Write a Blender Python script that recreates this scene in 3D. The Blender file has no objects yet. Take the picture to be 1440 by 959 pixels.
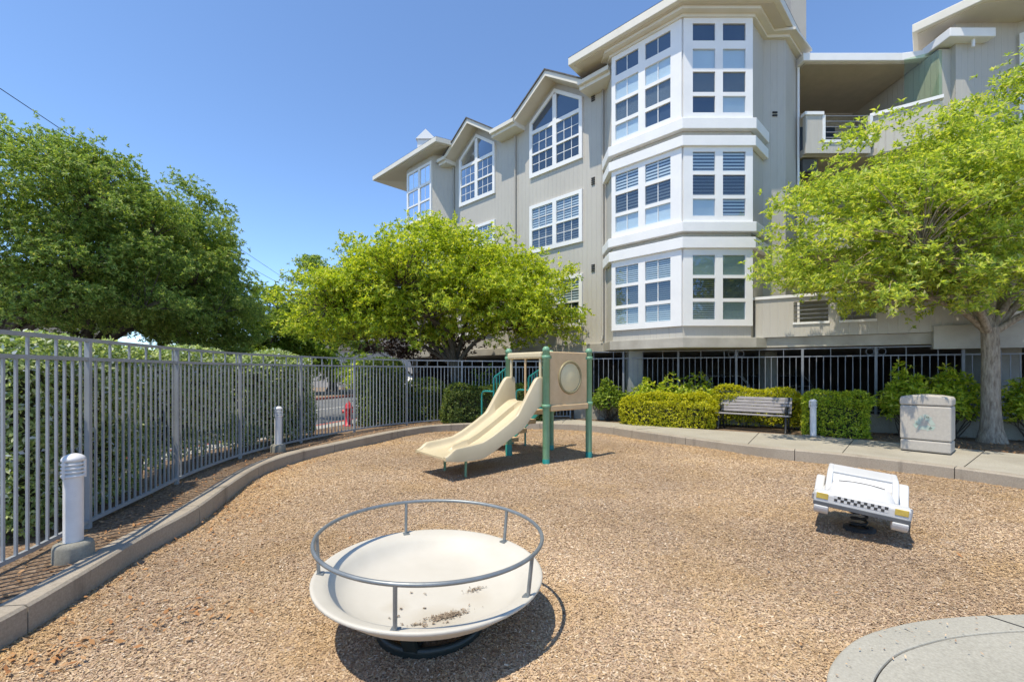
import bpy, math, random
import numpy as np
from mathutils import Matrix, Vector
random.seed(7)
RNG = np.random.default_rng(11)
sc = bpy.context.scene
COL = sc.collection
R = math.radians

# ------------------------------------------------------------------ camera, sky, sun, exposure
cam_d = bpy.data.cameras.new('camera'); cam = bpy.data.objects.new('camera', cam_d); COL.objects.link(cam)
CAM_Z, F, CX, HY = 1.6, 640.0, 720.0, 521.0
cam.location = (0, 0, CAM_Z); cam.rotation_euler = (R(90), 0, 0)
cam_d.sensor_width = 36; cam_d.lens = F/1440*36; cam_d.shift_y = 41.5/1440
cam_d.clip_start = 0.05; cam_d.clip_end = 3000
sc.camera = cam
SUN_EL, SUN_AZ = R(68.5), R(226)          # azimuth clockwise from +Y
world = bpy.data.worlds.new('World'); sc.world = world; world.use_nodes = True
wn = world.node_tree; wn.nodes.clear()
sky = wn.nodes.new('ShaderNodeTexSky'); sky.sky_type = 'NISHITA'; sky.sun_disc = False
sky.sun_elevation = SUN_EL; sky.sun_rotation = SUN_AZ
sky.altitude = 0; sky.air_density = 0.72; sky.dust_density = 0.0; sky.ozone_density = 7.0
bg = wn.nodes.new('ShaderNodeBackground'); bg.inputs['Strength'].default_value = 0.146
wo = wn.nodes.new('ShaderNodeOutputWorld')
wn.links.new(sky.outputs[0], bg.inputs['Color']); wn.links.new(bg.outputs[0], wo.inputs['Surface'])
sun_d = bpy.data.lights.new('sun', 'SUN'); sun = bpy.data.objects.new('sun', sun_d); COL.objects.link(sun)
sun_d.energy = 2.55; sun_d.angle = R(0.53); sun_d.color = (1.0, 0.93, 0.82)
sdir = Vector((math.sin(SUN_AZ)*math.cos(SUN_EL), math.cos(SUN_AZ)*math.cos(SUN_EL), math.sin(SUN_EL)))
sun.rotation_euler = sdir.to_track_quat('Z', 'Y').to_euler(); sun.location = (-8, -8, 30)
vs = sc.view_settings; vs.view_transform = 'Standard'; vs.look = 'None'; vs.gamma = 1; vs.exposure = 1.08
vs.use_curve_mapping = False
vs.use_white_balance = True; vs.white_balance_temperature = 6950; vs.white_balance_tint = 7
sc.cycles.max_bounces = 8; sc.cycles.transparent_max_bounces = 16
sc.cycles.use_denoising = True

# ------------------------------------------------------------------ measuring helpers (surveyed from a level camera)
def gp(px, py, z=0.0):
    d = F*(CAM_Z - z)/(py - HY); return ((px - CX)/F*d, d)

# ------------------------------------------------------------------ materials
def mat(name, base=(.5,.5,.5), rough=.6, metal=0.0, spec=.5):
    m = bpy.data.materials.new(name); m.use_nodes = True
    b = m.node_tree.nodes['Principled BSDF']
    b.inputs['Base Color'].default_value = (*base, 1); b.inputs['Roughness'].default_value = rough
    b.inputs['Metallic'].default_value = metal; b.inputs['Specular IOR Level'].default_value = spec
    return m, m.node_tree, b

def N(nt, t, **kw):
    n = nt.nodes.new(t)
    for k, v in kw.items():
        if k in n.inputs.keys() if hasattr(n.inputs, 'keys') else False: n.inputs[k].default_value = v
        else: setattr(n, k, v)
    return n

def ramp(nt, fac, stops, interp='LINEAR'):
    r = nt.nodes.new('ShaderNodeValToRGB'); cr = r.color_ramp; cr.interpolation = interp
    while len(cr.elements) > 1: cr.elements.remove(cr.elements[-1])
    for i, (p, c) in enumerate(stops):
        e = cr.elements[0] if i == 0 else cr.elements.new(p)
        e.position = p; e.color = (*c, 1) if len(c) == 3 else c
    if fac is not None: nt.links.new(fac, r.inputs['Fac'])
    return r.outputs['Color']

def noise(nt, vec, scale, detail=4, rough=.55, out='Fac'):
    n = nt.nodes.new('ShaderNodeTexNoise'); n.inputs['Scale'].default_value = scale
    n.inputs['Detail'].default_value = detail; n.inputs['Roughness'].default_value = rough
    if vec is not None: nt.links.new(vec, n.inputs['Vector'])
    return n.outputs[out]

def coords(nt, kind='Object'):
    return nt.nodes.new('ShaderNodeTexCoord').outputs[kind]

def mix(nt, a, b, fac, blend='MIX'):
    m = nt.nodes.new('ShaderNodeMix'); m.data_type = 'RGBA'; m.blend_type = blend
    for s, v in (('A', a), ('B', b)):
        sock = [i for i in m.inputs if i.name == s and i.type == 'RGBA'][0]
        if isinstance(v, tuple): sock.default_value = (*v, 1)
        else: nt.links.new(v, sock)
    fs = [i for i in m.inputs if i.name == 'Factor' and i.type == 'VALUE'][0]
    if isinstance(fac, (int, float)): fs.default_value = fac
    else: nt.links.new(fac, fs)
    return [o for o in m.outputs if o.type == 'RGBA'][0]

def bump(nt, b, height, strength=.4, dist=.01):
    n = nt.nodes.new('ShaderNodeBump'); n.inputs['Strength'].default_value = strength; n.inputs['Distance'].default_value = dist
    nt.links.new(height, n.inputs['Height']); nt.links.new(n.outputs[0], b.inputs['Normal'])

def worn(name, c1, c2, rough=.5, scale=3.0, metal=0, fine=60, bs=.15, spec=.5):
    """a surface whose colour drifts between two tones, with a fine grain"""
    m, nt, b = mat(name, c1, rough, metal, spec)
    v = coords(nt)
    f = noise(nt, v, scale, 6, .6)
    c = ramp(nt, f, [(.35, c1), (.68, c2)])
    nt.links.new(c, b.inputs['Base Color'])
    g = noise(nt, v, fine, 3)
    bump(nt, b, g, bs, .004)
    return m

M = {}
M['white'] = worn('white_paint', (.82,.81,.79), (.76,.755,.74), .45, 1.5)
M['trim'] = worn('cream_trim_paint', (.72,.68,.59), (.66,.62,.53), .5, 1.2)
M['soffit'] = worn('soffit_paint', (.62,.56,.46), (.55,.49,.40), .6, 1.0)
M['fascia_concrete'] = worn('slab_edge_paint', (.45,.42,.36), (.33,.30,.25), .7, 1.6)
M['shingle'] = worn('roof_shingle', (.07,.065,.06), (.13,.12,.11), .85, 8, 0, 40, .6)
M['fence'] = worn('grey_fence_paint', (.33,.345,.36), (.27,.285,.30), .42, 4, 0, 90, .1)
M['iron'] = worn('dark_iron', (.22,.23,.25), (.14,.15,.17), .5, 4)
M['bollard'] = worn('bollard_paint', (.74,.73,.72), (.63,.61,.60), .45, 5)
M['slide'] = worn('slide_plastic', (.60,.505,.33), (.54,.45,.285), .33, 1.4, 0, 120, .05)
M['tan'] = worn('tan_plastic', (.66,.46,.255), (.55,.37,.195), .45, 3.0, 0, 80, .1)
M['cream_pane'] = worn('bubble_pane', (.72,.60,.35), (.62,.52,.31), .3, 3)
M['ring'] = worn('ring_brown', (.30,.25,.13), (.23,.19,.10), .4, 4)
M['postgreen'] = worn('faded_green_paint', (.14,.30,.17), (.19,.36,.23), .42, 4)
M['teal'] = worn('teal_paint', (.015,.24,.22), (.02,.31,.27), .38, 4)
M['dark_under'] = worn('deck_underside', (.06,.05,.05), (.10,.08,.07), .7, 6)
M['galv'] = worn('galvanised_steel', (.27,.29,.295), (.20,.215,.22), .42, 9, .5, 120, .1)
M['rubber'] = worn('black_rubber', (.018,.019,.021), (.03,.03,.03), .5, 6)
M['basegreen'] = worn('dark_green_steel', (.014,.020,.018), (.024,.032,.029), .45, 6)
M['toywhite'] = worn('white_moulded_plastic', (.58,.575,.56), (.52,.515,.505), .5, 2.5, 0, 120, .06)
M['bumper'] = worn('grey_bumper_strip', (.075,.08,.09), (.11,.115,.12), .55, 8)
M['amber'] = worn('amber_headlight', (.56,.42,.09), (.46,.32,.07), .45, 14)
M['checkblack'] = worn('black_check', (.03,.03,.03), (.06,.06,.06), .5, 8)
M['hydrant'] = worn('red_hydrant_paint', (.55,.03,.04), (.42,.03,.035), .4, 6)
M['redkerb'] = worn('red_kerb_paint', (.45,.09,.06), (.35,.10,.08), .7, 6)
M['granular_bin'] = worn('aggregate_bin', (.47,.43,.37), (.41,.375,.325), .8, 22, 0, 150, .5)
M['faded_green'] = worn('faded_green_print', (.36,.46,.39), (.42,.46,.40), .8, 10)
M['line'] = worn('road_paint', (.7,.7,.68), (.5,.5,.5), .7, 5)
M['garage_dark'] = worn('darkened_concrete', (.07,.068,.065), (.10,.095,.09), .9, 1.5)  # dark colour carries the shade inside the garage
M['column'] = worn('garage_column', (.30,.31,.29), (.24,.25,.24), .8, 2)
M['dark_bark'] = None
M['chimney'] = worn('chimney_siding', (.40,.38,.34), (.37,.35,.31), .7, 2)
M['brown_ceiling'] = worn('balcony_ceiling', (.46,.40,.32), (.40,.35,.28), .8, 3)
M['louver_dark'] = worn('vent_black', (.02,.02,.02), (.03,.03,.03), .8, 5)
M['carpaint'] = worn('car_white', (.70,.71,.72), (.68,.69,.70), .2, 1)
M['carpaint_dark'] = worn('car_silver', (.30,.31,.33), (.28,.29,.31), .25, 1, .4)
M['cable'] = worn('black_cable', (.02,.02,.02), (.03,.03,.03), .6, 5)
M['wood_pole'] = worn('pole_wood', (.16,.12,.09), (.10,.08,.06), .9, 5)
M['house'] = worn('pale_stucco', (.55,.53,.50), (.50,.48,.45), .85, 1)

def m_siding():
    m, nt, b = mat('grooved_siding', (.42,.39,.34), .65)
    uv = nt.nodes.new('ShaderNodeUVMap').outputs[0]
    sep = nt.nodes.new('ShaderNodeSeparateXYZ'); nt.links.new(uv, sep.inputs[0])
    mu = N(nt, 'ShaderNodeMath', operation='DIVIDE'); nt.links.new(sep.outputs[0], mu.inputs[0]); mu.inputs[1].default_value = .2
    fr = N(nt, 'ShaderNodeMath', operation='FRACT'); nt.links.new(mu.outputs[0], fr.inputs[0])
    h = ramp(nt, fr.outputs[0], [(0, (0,0,0)), (.07, (0,0,0)), (.14, (1,1,1)), (1, (1,1,1))])
    v = coords(nt)
    f = noise(nt, v, .55, 5, .6); c = ramp(nt, f, [(.3, (.500,.470,.415)), (.7, (.455,.428,.38))])
    mp = nt.nodes.new('ShaderNodeMapping'); mp.inputs['Scale'].default_value = (9, 9, .7); nt.links.new(v, mp.inputs[0])
    f2 = noise(nt, mp.outputs[0], 2.0, 5, .6)
    c = mix(nt, c, (.33,.30,.26), ramp(nt, f2, [(.55, (0,0,0)), (.85, (.55,.55,.55))]))
    nt.links.new(c, b.inputs['Base Color'])
    bump(nt, b, h, .55, .014)
    return m
M['siding'] = m_siding()

def m_concrete(name, c1, c2, stain=None, drip=0):
    m, nt, b = mat(name, c1, .85, 0, .3)
    v = coords(nt)
    c = ramp(nt, noise(nt, v, 1.3, 8, .65), [(.3, c1), (.7, c2)])
    sp = noise(nt, v, 55, 4, .7)
    c = mix(nt, c, ramp(nt, sp, [(.3, (.55,.53,.5)), (.7, (1.15,1.15,1.12))]), .55, 'MULTIPLY')
    if stain:
        s = ramp(nt, noise(nt, v, .8, 7, .7), [(.52, (0,0,0)), (.75, (.8,.8,.8))])
        c = mix(nt, c, stain, s)
    if drip:
        mp = nt.nodes.new('ShaderNodeMapping'); mp.inputs['Scale'].default_value = (1, 1, .12); nt.links.new(v, mp.inputs[0])
        s = ramp(nt, noise(nt, mp.outputs[0], 3.2, 6, .7), [(.56, (0,0,0)), (.72, (drip,drip,drip))])
        c = mix(nt, c, (.10,.085,.07), s)
    nt.links.new(c, b.inputs['Base Color'])
    bump(nt, b, noise(nt, v, 130, 3, .7), .35, .004)
    return m
M['pave'] = m_concrete('pavement_concrete', (.42,.39,.33), (.35,.32,.265), (.27,.245,.20))
M['kerb'] = m_concrete('kerb_concrete', (.40,.35,.285), (.33,.285,.23), (.26,.22,.17), .65)
M['path'] = m_concrete('path_concrete', (.41,.39,.335), (.35,.335,.285), (.31,.295,.25))
M['plinth'] = m_concrete('plinth_concrete', (.30,.29,.25), (.22,.21,.18), (.15,.14,.12))
M['lowwall'] = m_concrete('low_wall_concrete', (.40,.37,.31), (.30,.28,.23), (.20,.18,.15), .5)
M['sidewalk'] = m_concrete('sidewalk_concrete', (.44,.42,.39), (.38,.36,.33), (.32,.30,.28))

def m_asphalt():
    m, nt, b = mat('asphalt', (.06,.06,.065), .85, 0, .4)
    v = coords(nt)
    c = ramp(nt, noise(nt, v, .5, 7, .65), [(.3, (.13,.133,.14)), (.7, (.19,.195,.205))])
    c = mix(nt, c, ramp(nt, noise(nt, v, 90, 3, .7), [(.3, (.6,.6,.6)), (.7, (1.3,1.3,1.3))]), .7, 'MULTIPLY')
    nt.links.new(c, b.inputs['Base Color']); bump(nt, b, noise(nt, v, 120, 3), .4, .004)
    return m
M['asphalt'] = m_asphalt()

def m_chipbed():
    m, nt, b = mat('chip_bed', (.3,.2,.13), .9, 0, .2)
    v = coords(nt)
    vo = nt.nodes.new('ShaderNodeTexVoronoi'); vo.inputs['Scale'].default_value = 85; vo.inputs['Randomness'].default_value = 1
    dn = noise(nt, v, 9, 3, .6, 'Color')
    vv = mix(nt, v, dn, .06); nt.links.new(vv, vo.inputs['Vector'])
    sp = nt.nodes.new('ShaderNodeSeparateColor'); nt.links.new(vo.outputs['Color'], sp.inputs[0])
    c = ramp(nt, sp.outputs[0], [(0, (.20,.13,.09)), (.18, (.35,.24,.16)), (.4, (.47,.34,.23)), (.62, (.41,.29,.21)), (.82, (.58,.45,.32)), (1, (.70,.60,.48))])
    big = ramp(nt, noise(nt, v, .55, 6, .62), [(.42, (0,0,0)), (.68, (.75,.75,.75))])
    c = mix(nt, c, (.47,.30,.14), big)
    nt.links.new(c, b.inputs['Base Color'])
    bump(nt, b, vo.outputs['Distance'], .9, .02)
    return m
M['chipbed'] = m_chipbed()

def m_island(name, stops, rough=.8, transl=0.0, spec=.3, drift=None):
    m, nt, b = mat(name, stops[0][1], rough, 0, spec)
    g = nt.nodes.new('ShaderNodeNewGeometry')
    c = ramp(nt, g.outputs['Random Per Island'], stops)
    if drift:
        v = coords(nt)
        at = nt.nodes.new('ShaderNodeAttribute'); at.attribute_name = 'fresh'
        c = mix(nt, c, (.60,.36,.13), at.outputs['Fac'])
        f = ramp(nt, noise(nt, v, .8, 6, .65), [(.47, (0,0,0)), (.72, (.7,.7,.7))]); c = mix(nt, c, drift, f)
        f = ramp(nt, noise(nt, v, .35, 4, .5), [(.35, (.76,.74,.74)), (.65, (1.10,1.10,1.10))]); c = mix(nt, c, f, 1.0, 'MULTIPLY')
    nt.links.new(c, b.inputs['Base Color'])
    if transl:
        t = nt.nodes.new('ShaderNodeBsdfTranslucent'); mx = nt.nodes.new('ShaderNodeMixShader'); mx.inputs[0].default_value = transl
        c2 = mix(nt, c, (1.55,1.6,.75), 1.0, 'MULTIPLY'); nt.links.new(c2, t.inputs['Color'])
        out = [n for n in nt.nodes if n.type == 'OUTPUT_MATERIAL'][0]
        nt.links.new(b.outputs[0], mx.inputs[1]); nt.links.new(t.outputs[0], mx.inputs[2]); nt.links.new(mx.outputs[0], out.inputs['Surface'])
    return m
M['chips'] = m_island('wood_chip', [(0,(.26,.165,.11)),(.10,(.41,.28,.18)),(.38,(.55,.395,.25)),(.55,(.48,.345,.24)),(.72,(.63,.49,.33)),(.88,(.57,.39,.20)),(1,(.76,.66,.52))], .9, drift=(.52,.34,.15))
M['litter'] = m_island('dry_leaf', [(0,(.30,.13,.05)),(.5,(.42,.22,.09)),(1,(.36,.24,.14))], .8)
M['crumbs'] = m_island('mulch_crumb', [(0,(.09,.065,.045)),(.4,(.22,.165,.115)),(1,(.38,.30,.21))], .9)
M['lime'] = m_island('lime_leaf', [(0,(0.121,0.197,0.029)),(.3,(0.283,0.376,0.040)),(.62,(0.465,0.538,0.050)),(.9,(0.636,0.626,0.072)),(1,(0.636,0.610,0.169))], .5, 0.45)
M['lime_light'] = m_island('pale_lime_leaf', [(0,(0.154,0.229,0.058)),(.3,(0.309,0.398,0.074)),(.65,(0.482,0.560,0.090)),(.92,(0.627,0.614,0.130)),(1,(0.627,0.542,0.326))], .5, 0.45)
M['darkgreen'] = m_island('dark_green_leaf', [(0,(0.099,0.153,0.048)),(.4,(0.183,0.281,0.067)),(.75,(0.325,0.419,0.106)),(.96,(0.509,0.547,0.149)),(1,(0.525,0.432,0.208))], .5, 0.4)
M['midgreen'] = m_island('mid_green_leaf', [(0,(0.078,0.137,0.021)),(.4,(0.156,0.227,0.029)),(.8,(0.254,0.346,0.043)),(1,(0.390,0.455,0.072))], .5, 0.4)
M['hedgeleaf'] = m_island('variegated_hedge_leaf', [(0,(0.100,0.151,0.055)),(.3,(0.217,0.293,0.099)),(.62,(0.401,0.473,0.188)),(.85,(0.583,0.620,0.403)),(1,(0.583,0.620,0.805))], .5, 0.4)
M['deepleaf'] = m_island('deep_hedge_leaf', [(0,(0.055,0.092,0.026)),(.5,(0.109,0.158,0.041)),(.9,(0.200,0.255,0.058)),(1,(0.328,0.351,0.101))], .5, 0.35)
M['goldleaf'] = m_island('golden_hedge_leaf', [(0,(0.186,0.221,0.015)),(.35,(0.359,0.372,0.021)),(.7,(0.575,0.524,0.026)),(1,(0.660,0.635,0.053))], .5, 0.4)
M['plum'] = m_island('plum_leaf', [(0,(.03,.015,.015)),(.6,(.05,.025,.022)),(1,(.09,.05,.04))], .5, .2)
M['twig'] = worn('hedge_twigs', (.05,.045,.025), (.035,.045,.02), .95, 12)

def m_bark(name, c1, c2):
    m, nt, b = mat(name, c1, .95, 0, .2)
    v = coords(nt)
    mp = nt.nodes.new('ShaderNodeMapping'); mp.inputs['Scale'].default_value = (1, 1, .22); nt.links.new(v, mp.inputs[0])
    f = noise(nt, mp.outputs[0], 22, 6, .7)
    nt.links.new(ramp(nt, f, [(.33, c1), (.62, c2)]), b.inputs['Base Color'])
    bump(nt, b, f, .9, .03)
    return m
M['bark'] = m_bark('grey_bark', (.17,.13,.095), (.42,.35,.27))
M['bark_dark'] = m_bark('dark_bark', (.05,.04,.03), (.14,.115,.09))

def m_soil(name, a, b_, c_):
    m, nt, b = mat(name, a, .95, 0, .2)
    v = coords(nt)
    vo = nt.nodes.new('ShaderNodeTexVoronoi'); vo.inputs['Scale'].default_value = 38; nt.links.new(v, vo.inputs['Vector'])
    sp = nt.nodes.new('ShaderNodeSeparateColor'); nt.links.new(vo.outputs['Color'], sp.inputs[0])
    c = ramp(nt, sp.outputs[0], [(0, a), (.5, b_), (1, c_)])
    c = mix(nt, c, a, ramp(nt, noise(nt, v, 1.2, 6, .65), [(.4, (0,0,0)), (.7, (.8,.8,.8))]))
    nt.links.new(c, b.inputs['Base Color']); bump(nt, b, vo.outputs['Distance'], .9, .025)
    return m
M['soil'] = m_soil('bark_soil', (.13,.085,.055), (.24,.165,.11), (.34,.25,.17))
M['dry_soil'] = m_soil('dry_soil', (.22,.16,.11), (.30,.23,.165), (.38,.30,.22))

def m_wood():
    m, nt, b = mat('weathered_slat', (.3,.28,.27), .8, 0, .3)
    v = coords(nt)
    mp = nt.nodes.new('ShaderNodeMapping'); mp.inputs['Scale'].default_value = (1.2, 18, 18); nt.links.new(v, mp.inputs[0])
    f = noise(nt, mp.outputs[0], 4, 6, .65)
    nt.links.new(ramp(nt, f, [(.3, (.20,.18,.18)), (.7, (.40,.375,.37))]), b.inputs['Base Color']); bump(nt, b, f, .5, .006)
    return m
M['slat'] = m_wood()

def m_glass(name, tint, refl, top=.8):
    m = bpy.data.materials.new(name); m.use_nodes = True; nt = m.node_tree; nt.nodes.clear()
    out = nt.nodes.new('ShaderNodeOutputMaterial'); mx = nt.nodes.new('ShaderNodeMixShader')
    t = nt.nodes.new('ShaderNodeBsdfTransparent'); t.inputs[0].default_value = (*tint, 1)
    g = nt.nodes.new('ShaderNodeBsdfGlossy'); g.inputs['Roughness'].default_value = .015; g.inputs[0].default_value = (.9,.95,1,1)
    lw = nt.nodes.new('ShaderNodeLayerWeight'); lw.inputs[0].default_value = .18
    mr = nt.nodes.new('ShaderNodeMapRange'); mr.inputs['To Min'].default_value = refl; mr.inputs['To Max'].default_value = top
    nt.links.new(lw.outputs['Fresnel'], mr.inputs['Value']); nt.links.new(mr.outputs[0], mx.inputs[0])
    nt.links.new(t.outputs[0], mx.inputs[1]); nt.links.new(g.outputs[0], mx.inputs[2]); nt.links.new(mx.outputs[0], out.inputs[0])
    return m
M['glass'] = m_glass('window_glass', (.78,.87,.92), .10)
M['screen_reflect'] = m_glass('tree_reflect_glass', (.84,.92,.80), .02, .15)  # green tint in the glass stands for the mirrored tree
M['carglass'] = mat('car_glass', (.015,.02,.025), .06)[0]
def m_mesh_screen():
    m = bpy.data.materials.new('insect_screen'); m.use_nodes = True; nt = m.node_tree; nt.nodes.clear()
    out = nt.nodes.new('ShaderNodeOutputMaterial'); mx = nt.nodes.new('ShaderNodeMixShader'); mx.inputs[0].default_value = .55
    t = nt.nodes.new('ShaderNodeBsdfTransparent'); d = nt.nodes.new('ShaderNodeBsdfDiffuse'); d.inputs[0].default_value = (.045,.05,.055,1)
    nt.links.new(t.outputs[0], mx.inputs[1]); nt.links.new(d.outputs[0], mx.inputs[2]); nt.links.new(mx.outputs[0], out.inputs[0])
    return m
M['mesh_screen'] = m_mesh_screen()
def m_blind(name, pitch, duty, light, gap):
    m, nt, b = mat(name, light, .7)
    uv = nt.nodes.new('ShaderNodeUVMap').outputs[0]
    sep = nt.nodes.new('ShaderNodeSeparateXYZ'); nt.links.new(uv, sep.inputs[0])
    mu = N(nt, 'ShaderNodeMath', operation='DIVIDE'); nt.links.new(sep.outputs[1], mu.inputs[0]); mu.inputs[1].default_value = pitch
    fr = N(nt, 'ShaderNodeMath', operation='FRACT'); nt.links.new(mu.outputs[0], fr.inputs[0])
    c = ramp(nt, fr.outputs[0], [(0, gap), (duty-.06, gap), (duty, light), (1, light)])
    nt.links.new(c, b.inputs['Base Color'])
    return m
M['shutter'] = m_blind('plantation_shutter', .095, .52, (.74,.75,.74), (.04,.06,.09))
M['venetian'] = m_blind('venetian_blind', .062, .5, (.60,.61,.58), (.08,.095,.10))
M['roller'] = worn('roller_shade', (.72,.76,.78), (.64,.68,.70), .7, .8)
M['sage'] = worn('sage_shade', (.40,.455,.42), (.34,.395,.365), .7, .9)
M['room_dark'] = worn('painted_dim_room', (.025,.045,.085), (.045,.065,.10), .5, .9)  # dark colour painted in for the unlit room behind the glass

# ------------------------------------------------------------------ mesh builder
class MB:
    def __init__(s): s.v, s.f, s.m, s.sm = [], [], [], []
    def face(s, pts, mi=0, sm=False):
        i = len(s.v); s.v += [tuple(p) for p in pts]; s.f.append(tuple(range(i, i+len(pts)))); s.m.append(mi); s.sm.append(sm)
    def idx(s, verts, faces, mi=0, sm=False):
        i = len(s.v); s.v += [tuple(p) for p in verts]
        for f in faces: s.f.append(tuple(i+k for k in f)); s.m.append(mi); s.sm.append(sm)
    def box(s, c, size, M_=None, mi=0):
        x, y, z = (k/2 for k in size); c = Vector(c)
        vs_ = [Vector((sx*x, sy*y, sz*z)) for sz in (-1, 1) for sy in (-1, 1) for sx in (-1, 1)]
        if M_ is not None: vs_ = [M_ @ p for p in vs_]
        s.idx([c+p for p in vs_], [(0,2,3,1),(4,5,7,6),(0,1,5,4),(2,6,7,3),(0,4,6,2),(1,3,7,5)], mi)
    def bar(s, p0, p1, w, h, up=(0,0,1), mi=0):
        p0, p1 = Vector(p0), Vector(p1); d = (p1-p0); L = d.length; d.normalize()
        up = Vector(up)
        if abs(d.dot(up)) > .98: up = Vector((1, 0, 0))
        a = d.cross(up).normalized(); b = a.cross(d).normalized()
        Mx = Matrix((d, a, b)).transposed()
        s.box((p0+p1)/2, (L, w, h), Mx, mi)
    def tube(s, pts, r, n=8, cap=True, mi=0):
        pts = [Vector(p) for p in pts]; k = len(pts)
        rs = r if isinstance(r, (list, tuple)) else [r]*k
        a = None; rings = []
        for i, p in enumerate(pts):
            t = (pts[min(i+1, k-1)] - pts[max(i-1, 0)])
            t = t.normalized() if t.length > 1e-9 else Vector((0, 0, 1))
            if a is None:
                a = t.orthogonal().normalized()
            else:
                a = (a - t*a.dot(t)); a = a.normalized() if a.length > 1e-6 else t.orthogonal().normalized()
            b = t.cross(a)
            rings.append([p + (a*math.cos(2*math.pi*j/n) + b*math.sin(2*math.pi*j/n))*rs[i] for j in range(n)])
        vv = [q for rg in rings for q in rg]; ff = []
        for i in range(k-1):
            for j in range(n):
                ff.append((i*n+j, i*n+(j+1) % n, (i+1)*n+(j+1) % n, (i+1)*n+j))
        s.idx(vv, ff, mi, True)
        if cap:
            s.face(rings[0][::-1], mi); s.face(rings[-1], mi)
    def loop_tube(s, pts, r, n=8, mi=0):
        pts = [Vector(p) for p in pts]; k = len(pts); vv = []; ff = []
        for i, p in enumerate(pts):
            t = (pts[(i+1) % k]-pts[i-1]).normalized(); a = t.cross(Vector((0, 0, 1))).normalized(); b = t.cross(a)
            vv += [p + (a*math.cos(2*math.pi*j/n)+b*math.sin(2*math.pi*j/n))*r for j in range(n)]
        for i in range(k):
            i2 = (i+1) % k
            for j in range(n): ff.append((i*n+j, i*n+(j+1) % n, i2*n+(j+1) % n, i2*n+j))
        s.idx(vv, ff, mi, True)
    def lathe(s, prof, n=24, c=(0,0,0), mi=0, sm=True):
        vv = []; ff = []; k = len(prof)
        for (r, z) in prof:
            for j in range(n):
                a = 2*math.pi*j/n; vv.append((c[0]+r*math.cos(a), c[1]+r*math.sin(a), c[2]+z))
        for i in range(k-1):
            for j in range(n): ff.append((i*n+j, i*n+(j+1) % n, (i+1)*n+(j+1) % n, (i+1)*n+j))
        s.idx(vv, ff, mi, sm)
    def prism(s, poly, z0, z1, mi=0):
        n = len(poly)
        if sum(poly[i][0]*poly[(i+1) % n][1]-poly[(i+1) % n][0]*poly[i][1] for i in range(n)) < 0: poly = poly[::-1]
        vv = [(p[0], p[1], z0) for p in poly]+[(p[0], p[1], z1) for p in poly]
        ff = [tuple(range(n-1, -1, -1)), tuple(range(n, 2*n))]+[(i, (i+1) % n, n+(i+1) % n, n+i) for i in range(n)]
        s.idx(vv, ff, mi)
    def extrude(s, poly3, d, mi=0):
        d = Vector(d); a = [Vector(p) for p in poly3]; b = [p+d for p in a]; n = len(a)
        s.idx(a+b, [tuple(range(n-1, -1, -1)), tuple(range(n, 2*n))]+[(i, (i+1) % n, n+(i+1) % n, n+i) for i in range(n)], mi)
    def build(s, name, mats, parent=None, org=(0,0,0), bevel=0, seg=2, smooth_all=False):
        me = bpy.data.meshes.new(name)
        v = np.array(s.v, float)-np.array(org, float)
        me.from_pydata(v.tolist(), [], s.f)
        mats = mats if isinstance(mats, (list, tuple)) else [mats]
        for m_ in mats: me.materials.append(m_)
        me.polygons.foreach_set('material_index', s.m)
        me.polygons.foreach_set('use_smooth', [True]*len(s.f) if smooth_all else s.sm)
        uv = me.uv_layers.new(name='UVMap')
        buf = np.zeros((len(me.loops), 2)); k = 0
        me.update()
        for p in me.polygons:
            nx, ny, nz = p.normal
            if abs(nz) < .7:
                l = math.hypot(nx, ny) or 1; tx, ty = -ny/l, nx/l
                for vi in p.vertices: q = v[vi]; buf[k] = (q[0]*tx+q[1]*ty, q[2]); k += 1
            else:
                for vi in p.vertices: q = v[vi]; buf[k] = (q[0], q[1]); k += 1
        uv.data.foreach_set('uv', buf.ravel())
        o = bpy.data.objects.new(name, me); COL.objects.link(o)
        if parent is not None: o.parent = parent
        if bevel:
            b = o.modifiers.new('bevel', 'BEVEL'); b.width = bevel; b.segments = seg; b.limit_method = 'ANGLE'; b.angle_limit = R(40)
        return o

def np_obj(name, verts, quads, mats, parent=None, org=(0,0,0), mi=None, smooth=False):
    me = bpy.data.meshes.new(name)
    verts = np.asarray(verts, np.float32)-np.asarray(org, np.float32)
    nq = len(quads); quads = np.asarray(quads, np.int32)
    me.vertices.add(len(verts)); me.vertices.foreach_set('co', verts.ravel())
    me.loops.add(nq*4); me.loops.foreach_set('vertex_index', quads.ravel())
    me.polygons.add(nq); me.polygons.foreach_set('loop_start', np.arange(nq, dtype=np.int32)*4)
    me.update(calc_edges=True)
    mats = mats if isinstance(mats, (list, tuple)) else [mats]
    for m_ in mats: me.materials.append(m_)
    if mi is not None: me.polygons.foreach_set('material_index', np.asarray(mi, np.int32))
    if smooth: me.polygons.foreach_set('use_smooth', [True]*nq)
    me.validate()
    o = bpy.data.objects.new(name, me); COL.objects.link(o)
    if parent is not None: o.parent = parent
    return o

def tag(o, label, cat, group=None):
    o['label'] = label; o['category'] = cat
    if group: o['group'] = group
    return o
def structure(o): o['kind'] = 'structure'; return o
def empty(name, loc, label, cat, rz=0, group=None):
    e = bpy.data.objects.new(name, None); COL.objects.link(e); e.location = loc; e.rotation_euler = (0, 0, rz)
    e.empty_display_size = .3
    return tag(e, label, cat, group)

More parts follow.
